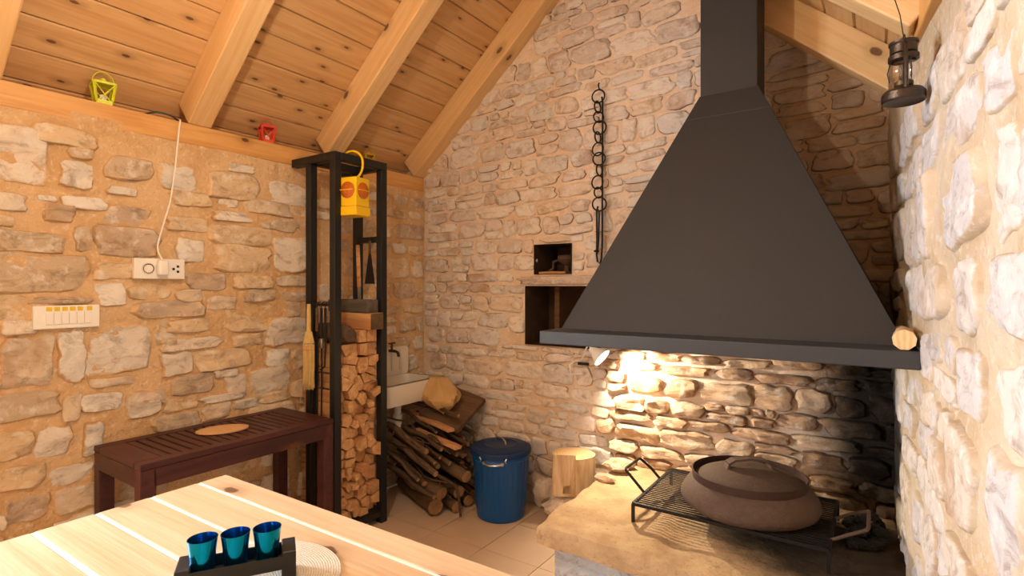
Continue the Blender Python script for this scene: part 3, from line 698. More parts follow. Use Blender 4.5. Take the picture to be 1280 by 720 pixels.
# things in the small niche
x0, x1, z0, z1 = NICHE[0]
io = thing('iron_oil_lamp', 'small rusty iron oil lamp in the small wall niche', 'oil lamp', ((x0+x1)/2+.045, YB+.075, z0))
MB().lathe([(.0005,0),(.045,0),(.045,.008),(.015,.02),(.012,.05),(.04,.065),(.052,.085),(.05,.105),(.02,.112),(.0005,.113)], 20).build('body', M['rust'], io)
MB().tube([(.02,0,.10),(.05,-.02,.125),(.07,-.02,.11),(.07,-.02,.06)], .007, 7).build('spout', M['rust'], io)
MB().tube([(-.03,0,.09),(-.07,-.03,.07),(-.06,-.05,.03),(-.09,-.06,.012)], .008, 7).build('handle', M['rust'], io)
o = MB().tube([(-.09,0,.008),(0,-.005,.009),(.08,.003,.008)], [.007,.008,.006], 7).build('kindling_stick', M['cut'], loc=((x0+x1)/2-.01, YB+.015, z0)); tag(o, 'thin stick lying on the sill of the small wall niche', 'stick')
x0, x1, z0, z1 = NICHE[1]
o = MB().bar((0, 0, 0), (.0, 0, z1-z0-.004), .03, .05).build('niche_post', M['oldwood'], loc=(x0+.15, YB+.12, z0), smooth=False); tag(o, 'old upright timber post inside the large wall niche', 'post')
o = rock('rusty_pot', (x0+.30, YB+.10, z0), .075, 77, M['rust'], (1, 1, 1.2), 3, .12, 60); tag(o, 'dark round pot inside the large niche behind the hood', 'pot')
# ------------------------------------------------------------------ table
TZ = .75
tb = thing('dining_table', 'pale pine plank table in the foreground with joint glints painted white', 'table', (-.66, .31, 0))
TO = Vector((-.66, .31, 0)); tx0, tx1 = -1.412, .10
rt = math.radians(1.2); tb.rotation_euler.z = rt
edges = [.768]+[.693-.108*k for k in range(9)]
for a, b in zip(edges[1:], edges[:-1]):
    m = MB().box((tx0-TO.x, a+.003-TO.y, TZ-.032), (tx1-TO.x, b-.003-TO.y, TZ)); m.build('plank', M['table'], tb, smooth=False, bevel=.003)
for a in edges[1:-1]:
    MB().box((tx0-TO.x+.002, a-.0032-TO.y, TZ-.03), (tx1-TO.x-.002, a+.0032-TO.y, TZ-.0015)).build('joint_glint_strip', M['joint'], tb, smooth=False)  # added strips that paint the edge glint into the gaps
lx = (tx1-tx0)/2-.12; ly = .36
for s in (-1, 1):
    for r in (-1, 1): MB().box((s*lx-.035, -.015+r*ly-.035, 0), (s*lx+.035, -.015+r*ly+.035, TZ-.034)).build('leg', M['table'], tb, smooth=False, bevel=.004)
m = MB()
for s in (-1, 1):
    m.box((-lx+.035, -.015+s*ly-.012, TZ-.12), (lx-.035, -.015+s*ly+.012, TZ-.034)); m.box((s*lx-.012, -.015-ly+.035, TZ-.12), (s*lx+.012, -.015+ly-.035, TZ-.034))
m.build('apron', M['table'], tb, smooth=False)
pm = MB().lathe([(.0005,.004),(.03,.0048),(.08,.0045),(.13,.005),(.145,.004),(.147,.002),(.147,0),(.0005,0)], 64).build('placemat', M['cane'], loc=(-.868, .497, TZ)); tag(pm, 'round woven cane placemat under the blue candle glasses', 'placemat')
# candle glass holder
ha = math.radians(58); hc = Vector((-.876, .482, TZ+.005))
hd_ = thing('candle_holder', 'black metal candle holder frame carrying three blue glasses', 'candle holder', hc, ha)
LH = .088
for s in (-1, 1): MB().box((s*LH-(.022 if s > 0 else 0), -.028, 0), (s*LH+(.022 if s < 0 else 0), .028, .050)).build('end_block', M['black'], hd_, smooth=False, bevel=.002)
for s in (-1, 1): MB().box((-LH+.02, s*.0265-.0015, .024), (LH-.02, s*.0265+.0015, .044)).build('rail', M['black'], hd_, smooth=False)
MB().box((-LH+.02, -.026, .021), (LH-.02, .026, .025)).build('shelf', M['black'], hd_, smooth=False)
for i, k in enumerate((-1, 0, 1)):
    p = hc+Vector((math.cos(ha), math.sin(ha), 0))*(k*.0475-.004)
    o = MB().lathe([(.0005,0),(.016,0),(.0175,.004),(.0190,.03),(.0225,.060),(.0215,.060),(.0182,.03),(.0165,.006),(.0005,.005)], 36).build('candle_glass', M['cup'], loc=(p.x, p.y, hc.z+.0255), angle=60)
    tag(o, ('blue metallic candle glass at the open left end of the black holder', 'blue metallic candle glass standing between the other two glasses', 'blue metallic candle glass next to the tall end block of the holder')[i], 'glass', 'blue candle glasses')
# ------------------------------------------------------------------ bench by the left wall
bx0, bx1, by0, by1, bz = -2.475, -2.07, .80, 1.585, .636
bn = thing('slatted_bench', 'dark red brown slatted wooden side table against the stone wall', 'side table', ((bx0+bx1)/2, (by0+by1)/2, 0))
BO = Vector(((bx0+bx1)/2, (by0+by1)/2, 0)); w2 = (bx1-bx0)/2; l2 = (by1-by0)/2
for s in (-1, 1):
    MB().box((s*w2-(.05 if s > 0 else 0), -l2, bz-.022), (s*w2+(.05 if s < 0 else 0), l2, bz)).build('side_rail', M['darkwood_y'], bn, smooth=False, bevel=.003)
    MB().box((-w2+.051, s*l2-(.085 if s > 0 else 0), bz-.022), (w2-.051, s*l2+(.085 if s < 0 else 0), bz)).build('end_board', M['darkwood'], bn, smooth=False, bevel=.003)
ns = 17; sp_ = (2*l2-.17)/ns
for i in range(ns):
    y = -l2+.085+i*sp_; MB().box((-w2+.051, y+.004, bz-.022), (w2-.051, y+sp_-.004, bz-.002)).build('slat', M['darkwood'], bn, smooth=False, bevel=.003)
for s in (-1, 1):
    MB().box((s*(w2-.012)-.011, -l2+.045, bz-.085), (s*(w2-.012)+.011, l2-.045, bz-.023)).build('apron', M['darkwood_y'], bn, smooth=False)
    MB().box((-w2+.045, s*(l2-.012)-.011, bz-.085), (w2-.045, s*(l2-.012)+.011, bz-.023)).build('apron', M['darkwood'], bn, smooth=False)
    for r in (-1, 1): MB().box((s*(w2-.026)-.025, r*(l2-.026)-.025, 0), (s*(w2-.026)+.025, r*(l2-.026)+.025, bz-.023)).build('leg', M['darkwood'], bn, smooth=False, bevel=.003)
m = MB(); poly = []
for j in range(40):
    a = 2*math.pi*j/40; poly.append((.10*math.cos(a)*(1-.0*abs(math.sin(a))), .068*math.sin(a)*abs(math.sin(a))**.15))
o = m.prism(poly, 0, .008).build('cork_trivet', M['cork'], loc=(-2.285, 1.19, bz), rotz=math.radians(65), bevel=.002, smooth=False); tag(o, 'flat oval cork trivet lying on the slatted side table', 'trivet')
# ------------------------------------------------------------------ electrics
def wallpt(px, py): return at(px, py, x=XL+.022)
a = wallpt(167, 336); b = wallpt(230, 336); zc = wallpt(198, 336).z; Wd = b.y-a.y
so_ = thing('socket_panel', 'white multi socket panel with a plugged white cable', 'socket', (XL+.016, (a.y+b.y)/2, zc))
MB().box((-.012, -Wd/2, -.042), (.014, Wd/2, .042)).build('plate', M['white'], so_, smooth=False, bevel=.003)
MB().lathe([(.024,.0),(.024,.002),(.021,.002),(.020,-.004),(.0005,-.004)], 28, (.0145, -Wd/2+.05, 0), Matrix.Rotation(math.radians(90), 4, 'Y')).build('round_socket', M['enamel'], so_)
for s in (-1, 1): MB().lathe([(.0032,0),(.0005,.0003)], 10, (.0125, -Wd/2+.05+s*.0095, 0), Matrix.Rotation(math.radians(90), 4, 'Y')).build('pin_hole', M['hole'], so_)
for k in range(1): MB().ring((.0165, -Wd/2+.05, 0), .0185, .0012, (1,0,0), 20, 4, mi=0).build('socket_rim', M['oldtin'], so_)
for (dy, dz) in ((Wd/2-.045, .0), (Wd/2-.028, .011), (Wd/2-.028, -.011)):
    MB().lathe([(.0055,0),(.005,.0012),(.0005,.0013)], 14, (.0145, dy, dz), Matrix.Rotation(math.radians(90), 4, 'Y')).build('pin_hole', M['hole'], so_)
pl = thing('power_plug', 'white plug with a white cable hanging from the wall plate beam', 'plug', (XL+.031, a.y+Wd*.50, zc+.006))
MB().box((0, -.019, -.035), (.036, .019, .03)).build('plug_body', M['white'], pl, smooth=False, bevel=.009, seg=3)
PO = Vector(pl.location)
pts = [(198, 325), (197, 310), (203, 285), (212, 255), (217, 225), (221, 190), (224, 160), (225.5, 150)]
path = [at(px, py, x=XL+(.03 if i < 7 else .012))-PO for i, (px, py) in enumerate(pts)]
path[0] = Vector((.018, 0, .03))
def smooth_path(P, k=5):
    P = [Vector(p) for p in P]; out = []
    for i in range(len(P)-1):
        p0 = P[max(i-1, 0)]; p1 = P[i]; p2 = P[i+1]; p3 = P[min(i+2, len(P)-1)]
        for j in range(k):
            t = j/k; out.append(.5*((2*p1)+(p2-p0)*t+(2*p0-5*p1+4*p2-p3)*t*t+(3*p1-p0-3*p2+p3)*t**3))
    return out+[P[-1]]
MB().tube(smooth_path(path), .0034, 7).build('cable', M['white'], pl)
a = wallpt(41, 396); b = wallpt(124, 396); zc = wallpt(82, 396).z; Wd = b.y-a.y
sw = thing('switch_panel', 'white six switch panel with yellow tape tags on the stone wall', 'switch', (XL+.016, (a.y+b.y)/2, zc))
MB().box((-.012, -Wd/2, -.042), (.012, Wd/2, .042)).build('plate', M['white'], sw, smooth=False, bevel=.003)
for i in range(6):
    y = -Wd/2+.034+i*(Wd-.06)/6
    MB().box((.012, y, -.026), (.0155, y+(Wd-.06)/6-.0015, .018)).build('rocker', M['white'], sw, smooth=False, bevel=.001)
    yt = y+.002+(.006 if i == 5 else 0)
    MB().box((.0122, yt, .022), (.0128, yt+.0165, .037)).build('tape_tag', M['yellow_tape'], sw, smooth=False)
# ------------------------------------------------------------------ little tin lanterns on the wall plate
def tin_lantern(c, label, mat, s=1.0, rz=0, handle=1.0):
    t = thing('tin_lantern', label, 'lantern', c, rz, 'little tin lanterns on the wall plate')
    b = .024*s; w = .035*s; h = .082*s
    m = MB()
    for i in range(4):
        a1 = math.pi/4+i*math.pi/2; a2 = a1+math.pi/2
        lo = Vector((b*1.414*math.cos(a1), b*1.414*math.sin(a1), .008*s)); hi = Vector((w*1.414*math.cos(a1), w*1.414*math.sin(a1), h))
        lo2 = Vector((b*1.414*math.cos(a2), b*1.414*math.sin(a2), .008*s)); hi2 = Vector((w*1.414*math.cos(a2), w*1.414*math.sin(a2), h))
        m.bar(lo, hi, .007*s); m.bar(lo, hi2, .003*s); m.bar(lo2, hi, .003*s); m.bar(lo+Vector((0,0,.004)), lo2+Vector((0,0,.004)), .006*s, .008*s); m.bar(hi, hi2, .006*s, .008*s)
    m.build('frame', mat, t, smooth=False)
    MB().box((-b-.002, -b-.002, 0), (b+.002, b+.002, .008*s)).build('base', mat, t, smooth=False)
    m = MB().add([(-w-.004,-w-.004,h),(w+.004,-w-.004,h),(w+.004,w+.004,h),(-w-.004,w+.004,h),(-.012*s,-.012*s,h+.014*s),(.012*s,-.012*s,h+.014*s),(.012*s,.012*s,h+.014*s),(-.012*s,.012*s,h+.014*s)], [(0,1,5,4),(1,2,6,5),(2,3,7,6),(3,0,4,7),(4,5,6,7),(3,2,1,0)])
    m.build('roof', mat, t, smooth=False)
    MB().lathe([(.010*s,h+.012*s),(.010*s,h+.022*s),(.0005,h+.026*s)], 12).build('cap', mat, t)
    MB().tube([(0, math.cos(a)*.036*s*1, h+.004+math.sin(a)*.042*s*handle*1.1) for a in [math.pi*i/14 for i in range(15)]], .0018*s, 6).build('handle', mat, t)
    MB().lathe([(.0005,.009*s),(.012*s,.009*s),(.012*s,.04*s),(.0005,.04*s)], 12).build('candle', M['white'], t)
    return t
p = at(129, 126, z=pz1); tin_lantern((XL-.030, at(129, 120, x=XL-.030).y, pz1), 'lime yellow tin lantern standing on the wall plate beam', M['lime'], 1.0, -.15)
tin_lantern((XL-.030, at(334, 170, x=XL-.030).y, pz1), 'red tin lantern standing on the wall plate beam', M['redtin'], .95, -.3)
tin_lantern((XL-.030, at(461, 205, x=XL-.030).y, pz1), 'small mustard tin lantern on the wall plate beam behind the rack', M['goldtin'], .85, -.4)
yA = at(140, 130, x=XL-.03).y; yB_ = at(219, 148, x=XL-.02).y
o = MB().tube(smooth_path([(XL-.06, yA, pz1+.005), (XL-.05, yA+.08, pz1+.006), (XL-.055, yB_-.12, pz1+.006), (XL-.03, yB_-.07, pz1+.024), (XL-.015, yB_-.02, pz1+.02), (XL-.012, yB_+.01, pz1+.004)]), .004, 6).build('black_cable', M['black']); tag(o, 'thin black cable lying on the wall plate beam', 'cable')
# ------------------------------------------------------------------ firewood rack
rk = thing('firewood_rack', 'tall narrow black steel firewood rack against the left wall', 'rack', (-2.26, 1.816, 0))
RO = Vector((-2.26, 1.816, 0)); XA, XB, YA, YD, ZT = -2.355, -2.167, 1.67, 1.963, 1.893
def rv(x, y, z): return Vector((x, y, z))-RO
for (x, y) in ((XB, YA), (XA, YA), (XB, YD), (XA, YD)): MB().bar(rv(x, y, 0), rv(x, y, ZT-.04), .04).build('post', M['black'], rk, smooth=False, bevel=.003)
for y in (YA, YD): MB().bar(rv(XL+.006, y, ZT-.02), rv(XB+.02, y, ZT-.02), .04).build('top_bar', M['black'], rk, smooth=False, bevel=.003)
for x in (XB, XA): MB().bar(rv(x, YA+.02, ZT-.02), rv(x, YD-.02, ZT-.02), .04).build('top_bar', M['black'], rk, smooth=False, bevel=.003)
MB().bar(rv(XA+.02, YD, 1.49), rv(XB-.02, YD, 1.49), .03).build('cross_bar', M['black'], rk, smooth=False)
MB().bar(rv(XA+.02, YA, 1.152), rv(XB-.02, YA, 1.152), .014).build('tool_bar', M['black'], rk, smooth=False)
for y in (YA, YD): MB().bar(rv(XA+.02, y, .05), rv(XB-.02, y, .05), .03).build('foot_bar', M['black'], rk, smooth=False)
for x in (XA, XB): MB().bar(rv(x, YA+.02, .05), rv(x, YD-.02, .05), .03).build('foot_bar', M['black'], rk, smooth=False)
MB().box(tuple(rv(XA-.05, YA+.02, .066)), tuple(rv(XB+.01, YD-.02, .070))).build('shelf', M['black'], rk, smooth=False)
# split logs: a relaxed cell packing of the stack's front
def clip(poly, a, b, c_):
    out = []
    for i in range(len(poly)):
        p, q = poly[i], poly[(i+1) % len(poly)]; dp = a*p[0]+b*p[1]-c_; dq = a*q[0]+b*q[1]-c_
        if dp <= 0: out.append(p)
        if dp*dq < 0: t_ = dp/(dp-dq); out.append((p[0]+(q[0]-p[0])*t_, p[1]+(q[1]-p[1])*t_))
    return out
rd = random.Random(42)
y0, y1, z0, z1 = YA+.022, YD-.022, .072, .955
P = [(rd.uniform(y0, y1), rd.uniform(z0, z1)) for _ in range(80)]
def cells(P):
    C = []
    for i, p in enumerate(P):
        poly = [(y0, z0), (y1, z0), (y1, z1), (y0, z1)]
        for j, q in enumerate(P):
            if i == j: continue
            a, b = q[0]-p[0], q[1]-p[1]
            if abs(a)+abs(b) > .5: continue
            poly = clip(poly, a, b, (q[0]**2+q[1]**2-p[0]**2-p[1]**2)/2)
            if not poly: break
        C.append(poly)
    return C
for _ in range(2):
    C = cells(P); P = [(.35*p[0]+.65*sum(v[0] for v in c)/len(c), .35*p[1]+.65*sum(v[1] for v in c)/len(c)) for p, c in zip(P, C)]
C = cells(P)
for p, c in zip(P, C):
    if len(c) < 3: continue
    pts = []
    for i in range(len(c)):                                  # drop tiny edges
        if math.dist(c[i], c[i-1]) > .010: pts.append(c[i])
    if len(pts) < 3: pts = c
    cx = sum(v[0] for v in pts)/len(pts); cy = sum(v[1] for v in pts)/len(pts); zb = min(v[1] for v in pts)
    sh = rd.uniform(.84, .94)
    poly = [((v[0]-cx)*sh, (v[1]-cy)*sh) for v in pts]
    zb = min(v[1] for v in poly); poly = [(v[0], v[1]-zb) for v in poly]
    x1 = XB+.012+rd.uniform(-.05, .01)-(-.0); x0_ = x1-rd.uniform(.26, .29)
    # poly lives in (y, z); extrude along x
    Mx = Matrix(((0,0,1,0), (1,0,0,0), (0,1,0,0), (0,0,0,1)))
    m = MB().prism(poly, x0_-x1, 0, Mx, 0, 1)
    o = m.build('split_log', [M['split_side'], M['cut']], smooth=False, loc=(x1, cx, cy+zb)); tag(o, 'split firewood log stacked in the black rack', 'firewood', 'split logs in the black rack')
    o.rotation_euler.z = rd.uniform(-.02, .02)
def logbox(name, y, z, w, h, xa, xb, mats, label):
    m = MB().prism([(-w/2, 0), (w/2, 0), (w/2*.97, h), (-w/2, h*.98)], xa-xb, 0, Matrix(((0,0,1,0), (1,0,0,0), (0,1,0,0), (0,0,0,1))), 0, 1)
    o = m.build(name, mats, loc=(xb, y, z), smooth=False, bevel=.004); return tag(o, label, 'timber')
for i, (y, w) in enumerate(((1.835, .05), (1.895, .06))):
    logbox('split_log', y, .957, w, .062, -2.43, XB+.005, [M['split_side'], M['cut']], ('narrow', 'wider')[i]+' split firewood log bedded under the pale squared timber')['category'] = 'firewood'
logbox('squared_timber', 1.893, 1.021, .088, .085, -2.46, XB+.045, [M['split_side'], M['oldwood']], 'pale squared timber block on top of the firewood stack')
logbox('old_timber', 1.885, 1.107, .075, .066, -2.46, XB+.02, [M['greywood'], M['greywood']], 'dark weathered timber block topping the firewood stack')
o = MB().tube([(-.28,0,.045), (-.14,.008,.052), (-.05,-.004,.048), (.0,-.01,.045)], [.05,.054,.048,.034], 10, 0, 1).build('bark_log', [M['bark'], M['bark_dark']], loc=(XB+.02, 1.755, .954), angle=50); tag(o, 'gnarled bark covered log on top of the firewood stack', 'log')
# fire tools and broom
for i, (x, L, hk) in enumerate(((-2.315, .56, 0), (-2.28, .62, 1), (-2.245, .66, 2), (-2.215, .30, 3))):
    nm = ('fire_poker', 'fire_rake', 'fire_tongs', 'ash_scoop')[i]
    tl = thing(nm, ('thin black fire poker hanging from the rack tool bar', 'black fire rake hanging in the middle of the rack tool bar', 'black fire tongs with a bright clamp hanging from the rack tool bar', 'short ash scoop hanging next to the front rack post')[i], 'fire tool', (x, YA-.022, 1.152))
    MB().tube([(0, .022, .012), (0, .006, .012), (0, 0, 0), (0, 0, -.02)], .003, 6).build('hook', M['iron'], tl)
    MB().tube([(0, 0, -.015), (0, 0, -.13)], .0065, 8).build('grip', M['iron'] if i != 1 else M['oldwood'], tl)
    MB().tube([(0, 0, -.12), (.003, 0, -L*.6), (0, -.004, -L), (0, -.03 if hk else 0, -L-.012)], .0042, 7).build('shaft', M['iron'], tl)
    if i == 2: MB().box((-.012, -.008, -.21), (.012, .008, -.165)).build('clamp', M['steel'], tl, smooth=False, bevel=.002)
bp = at(386, 380, y=1.61)
br = thing('hand_broom', 'straw hand broom hanging beside the black rack', 'broom', bp)
MB().tube([(0, .045, .012), (0, .02, .016), (0, 0, .006), (0, 0, -.01)], .002, 6).build('hook', M['iron'], br)
MB().tube([(0, 0, 0), (0, 0, -.07), (-.002, 0, -.16)], [.009, .011, .012], 10).build('handle', M['straw'], br)
rg = random.Random(9); m = MB()
for i in range(150):
    a = rg.uniform(0, 6.283); r = math.sqrt(rg.random()); x0_, y0_ = .017*r*math.cos(a), .012*r*math.sin(a); x1_, y1_ = .036*r*math.cos(a), .018*r*math.sin(a); L = rg.uniform(.385, .42)
    m.tube([(x0_, y0_, -.135), (x0_*1.9, y0_*1.7, -.19), (x1_, y1_, -.30), (x1_*1.02-.004+rg.uniform(-.006, .006), y1_+rg.uniform(-.004, .004), -L)], [.0022, .0024, .002, .0012], 4)
h_ = m.build('bristles', M['straw'], br)
MB().lathe([(.012,-.125),(.02,-.15),(.029,-.185),(.032,-.20),(.028,-.198),(.0005,-.198)], 20, M=Matrix.Diagonal((1, .65, 1, 1))).build('shoulder', M['straw'], br)
for z, mt in ((-.192, M['blue']), (-.222, M['redtin'])): MB().ring((0, 0, z), .033, .0016, (0,0,1), 20, 5, 1, .6, u=(1,0,0)).build('binding', mt, br)
# brush and trowel on the cross bar
hb_ = thing('grill_brush', 'long wooden handled brush hanging from the rack cross bar', 'brush', (-2.315, YD-.035, 1.475))
MB().tube([(0, .034, .02), (0, .01, .028), (0, 0, .01), (0, 0, -.02)], .0025, 6).build('hook', M['iron'], hb_)
MB().bar((0, 0, -.01), (.012, 0, -.24), .022, .012).build('handle', M['split_side'], hb_, smooth=False, bevel=.003)
MB().bar((.012, 0, -.235), (.014, 0, -.31), .016, .01).build('ferrule', M['steel'], hb_, smooth=False)
MB().lathe([(.03,-.345),(.028,-.33),(.01,-.305)], 14, (.015, 0, 0)).build('brush_head', M['black'], hb_)
tr_ = thing('ash_trowel', 'dark triangular trowel with a red handle hanging from the cross bar', 'trowel', (-2.225, YD-.03, 1.475))
MB().tube([(0, .03, .02), (0, .01, .026), (0, 0, .005)], .0025, 6).build('hook', M['iron'], tr_)
MB().tube([(0, 0, .01), (0, 0, -.06)], [.006, .007], 8).build('grip', M['rust'], tr_)
MB().prism([(-.008, -.06), (.008, -.06), (.038, -.22), (-.038, -.22)], -.002, .002, Matrix(((1,0,0,0),(0,0,1,0),(0,1,0,0),(0,0,0,1)))).build('blade', M['iron'], tr_, smooth=False)
# yellow warning lamp
yl = thing('warning_lamp', 'yellow square road warning lamp with amber lenses hanging from the rack', 'lamp', (-2.118, 1.745, 1.585), math.radians(11))
hw = .05
MB().box((-hw, -hw, .045), (hw, hw, .185)).build('body', M['yellow'], yl, smooth=False, bevel=.004)
MB().box((-hw-.003, -hw-.003, 0), (hw+.003, hw+.003, .044)).build('skirt', M['yellow'], yl, smooth=False, bevel=.003)
for k in range(4):
    Mk = Matrix.Rotation(k*math.pi/2, 4, 'Z') @ Matrix.Translation((0, -hw-.0005, .122)) @ Matrix.Rotation(math.pi/2, 4, 'X')
    MB().lathe([(.040, 0), (.040, .003), (.036, .006), (.02, .010), (.0005, .011)], 28, M=Mk).build('lens', M['amber'], yl)
    MB().box((-.038, -.002, .0), (.038, .002, .0125), 0, Mk).build('lens_bar', M['yellow'], yl, smooth=False)
yh = [(.0, .0, .185), (.03, 0, .20), (.048, 0, .235), (.045, 0, .28), (.02, 0, .31), (-.02, 0, .322), (-.05, 0, .315)]
MB().tube(smooth_path(yh, 4), .0055, 8).build('handle', M['yellow'], yl)
# ------------------------------------------------------------------ sink
sy0, sy1, sx1, sz = 2.03, 2.465, -2.205, .692
sk = thing('wall_sink', 'old white enamel wall sink with a ribbed splashback', 'sink', (XL+.02, (sy0+sy1)/2, sz-.13)); SO = Vector((XL+.02, (sy0+sy1)/2, sz-.13))
def rrect(x0, x1, y0, y1, r, n=5):
    P = []
    for (cx, cy, a0) in ((x1-r, y1-r, 0), (x0+r, y1-r, 90), (x0+r, y0+r, 180), (x1-r, y0+r, 270)):
        for i in range(n+1): a = math.radians(a0+90*i/n); P.append((cx+r*math.cos(a), cy+r*math.sin(a)))
    return P
w = sx1-XL-.02; l = (sy1-sy0)/2
loops = [(rrect(.015, w-.02, -l+.02, l-.02, .04), .005), (rrect(.008, w-.008, -l+.008, l-.008, .045), .05), (rrect(0, w, -l, l, .05), .125), (rrect(0, w, -l, l, .05), .13),
         (rrect(.02, w-.018, -l+.018, l-.018, .04), .13), (rrect(.03, w-.028, -l+.028, l-.028, .04), .04), (rrect(.06, w-.05, -l+.06, l-.06, .03), .022)]
m = MB(); n = len(loops[0][0])
for P_, z in loops: m.v += [Vector((p[0], p[1], z)) for p in P_]
for i in range(len(loops)-1):
    for j in range(n): m.f.append([i*n+j, i*n+(j+1) % n, (i+1)*n+(j+1) % n, (i+1)*n+j]); m.m.append(1 if i in (2, 3) else 0)
m.f.append([(len(loops)-1)*n+j for j in range(n)]); m.m.append(0); m.f.append(list(reversed(range(n)))); m.m.append(0)
m.build('basin', [M['enamel'], M['enamel_edge']], sk, angle=40)
Mb = Matrix(((0,0,1,0),(1,0,0,0),(0,1,0,0),(0,0,0,1)))
MB().prism(rrect(-l+.005, l-.005, .125, .305, .03), .0, .014, Mb).build('splashback', M['enamel'], sk, smooth=False, bevel=.004)
for k in range(5):
    y = -l+.08+k*(2*l-.16)/4; MB().tube([(.014, y, .16), (.016, y, .17), (.016, y, .27), (.014, y, .28)], .007, 8).build('rib', M['enamel'], sk)
tp = thing('brass_tap', 'small aged brass tap above the enamel sink', 'tap', (XL+.036, at(489, 425, x=XL+.05).y, sz+.155))
MB().tube([(-.02, 0, .0), (.05, 0, 0), (.07, 0, -.005), (.08, 0, -.03)], .009, 8).build('spout', M['brass'], tp)
MB().tube([(.02, 0, 0), (.02, 0, .045)], .007, 8).build('stem', M['brass'], tp); MB().tube([(.02, -.025, .047), (.02, .025, .047)], .005, 8).build('tap_handle', M['brass'], tp)
dp = at(497, 512, x=-2.34)
dr = thing('drain_pipe', 'white plastic drain trap below the sink', 'pipe', (-2.34, dp.y, .40)); zt_ = sz-.128-.40
MB().tube([(0,0,0), (0,0,zt_)], .021, 12).build('tail_pipe', M['pvc'], dr); MB().lathe([(.0005,-.03),(.028,-.03),(.030,.0),(.030,.045),(.022,.05)], 16).build('bottle_trap', M['pvc'], dr)
MB().lathe([(.022,.06),(.028,.062),(.028,.085),(.022,.087)], 16).build('nut', M['pvc'], dr)
MB().tube([(0,0,.04), (-.05,-.03,.04), (-.13,-.05,.035)], .017, 10).build('waste_pipe', M['pvc'], dr)
# ------------------------------------------------------------------ branches, board and paper bag in the corner
rd = random.Random(77)
from mathutils.bvhtree import BVHTree
HEAP = []
def reg(o):
    Mw = Matrix.LocRotScale(o.location, o.rotation_euler, None); HEAP.append(BVHTree.FromPolygons([Mw @ v.co for v in o.data.vertices], [tuple(p.vertices) for p in o.data.polygons])); return o
def branch(a, b, r0, r1, mat, label, group=None, name='branch', bend=.03, twigs=0, tries=1):
    a0 = Vector(a); b0 = Vector(b); n = 7
    for k_ in range(tries):
        sd = rd.uniform(0, 99); pts = []; rs = []
        g = .012+.004*k_
        sh = Vector((0, rd.uniform(-g, g), rd.uniform(-g*.5, g))) if k_ else Vector((0, 0, 0)); a = a0+sh; b = b0+sh+(Vector((0, rd.uniform(-g, g)*.6, rd.uniform(-g, g)*.5)) if k_ else Vector((0, 0, 0)))
        b.z = max(b.z, r1*1.2); b.y = max(2.06, min(2.57, b.y)); a.y = max(2.08, min(2.58, a.y))
        for i in range(n):
            t_ = i/(n-1); p = a.lerp(b, t_); k = math.sin(math.pi*t_)*bend
            p += Vector((0, noise.noise(Vector((t_*2.3, sd, 0)))*k*2, noise.noise(Vector((t_*2.3, 0, sd)))*k*1.2)); pts.append(p-b); rs.append((r0+(r1-r0)*t_)*(1+.12*noise.noise(Vector((t_*6, sd, 3)))))
        tb_ = MB().tube(pts, rs, 8, 0, 1)
        if twigs:
            mid = pts[4]; tw = MB().tube([mid, mid+Vector((.05, -.03, .02)), mid+Vector((.10, -.04, .0))], [r1*.5, r1*.4, r1*.25], 6)
        bv = BVHTree.FromPolygons([v+b for v in tb_.v], [tuple(f) for f in tb_.f])
        if tries == 1 or not any(bv.overlap(h) for h in HEAP): break
    else: return None                                     # no free room left for this one
    HEAP.append(bv)
    o = tb_.build(name, [mat, M['twig_end']], loc=b, angle=60)
    if twigs and not any(BVHTree.FromPolygons([v+b for v in tw.v], [tuple(f) for f in tw.f]).overlap(h) for h in HEAP[:-1]): tw.build('twig', mat, o)
    return tag(o, label, 'branch' if name == 'branch' else 'log', group)
BL = [((-2.42,2.36,.045),(-1.97,2.165,.045),.040,.044), ((-2.38,2.47,.032),(-1.90,2.26,.032),.028,.030), ((-2.36,2.56,.035),(-1.90,2.36,.034),.03,.031)]
for i, (a, b, r0, r1) in enumerate(BL):
    branch(a, b, r0, r1, M['bark'], ('thickest bark log on the floor under the branch heap', 'floor log with a pale round cut end beside the thickest log', 'floor log lying at the back of the branch heap')[i], 'logs under the branch heap', 'bark_log', .012)
branch((-2.34,2.27,.165),(-1.93,2.17,.130),.045,.040,M['bark'],'crooked thick grey log lying across the branch heap',None,'bark_log',.05)
branch((-2.38,2.44,.115),(-1.91,2.29,.105),.040,.036,M['bark_dark'],'dark stout log in the lower branch heap',None,'bark_log',.03)
branch((-2.44,2.39,.275),(-1.84,2.27,.21),.030,.034,M['bark'],'long lichen grey bough across the middle of the branch heap',None,'bark_log',.03)
c0 = Vector((-2.26,2.595,.625)); c1 = Vector((-1.955,2.59,.565)); c2 = Vector((-1.965,2.34,.43)); c3 = Vector((-2.27,2.34,.49))
nn_ = (c1-c0).cross(c3-c0).normalized(); nn_ = nn_ if nn_.z > 0 else -nn_
ctr = (c0+c1+c2+c3)/4
m = MB().add([c-ctr for c in (c0,c1,c2,c3)]+[c-ctr-nn_*.03 for c in (c0,c1,c2,c3)], [(3,2,1,0),(4,5,6,7),(0,1,5,4),(1,2,6,5),(2,3,7,6),(3,0,4,7)])
o = m.build('old_board', M['oldwood'], loc=ctr, smooth=False, bevel=.003); reg(o); tag(o, 'wide old brown board tilted on the branch heap against the gable wall', 'board')
for i, (pa, ya, pb, yb_) in enumerate((((512,515),2.40,(564,538),2.28), ((520,537),2.33,(573,560),2.24))):
    a = at(*pa, y=ya); b = at(*pb, y=yb_)
    o = MB().bar((0,0,0), b-a, .045, .018).build('wood_batten', [M['split_side']], loc=a, smooth=False, bevel=.002); reg(o); tag(o, ('pale sawn batten on top of the branch heap', 'pale sawn batten lower in the branch heap')[i], 'batten')
lat = []
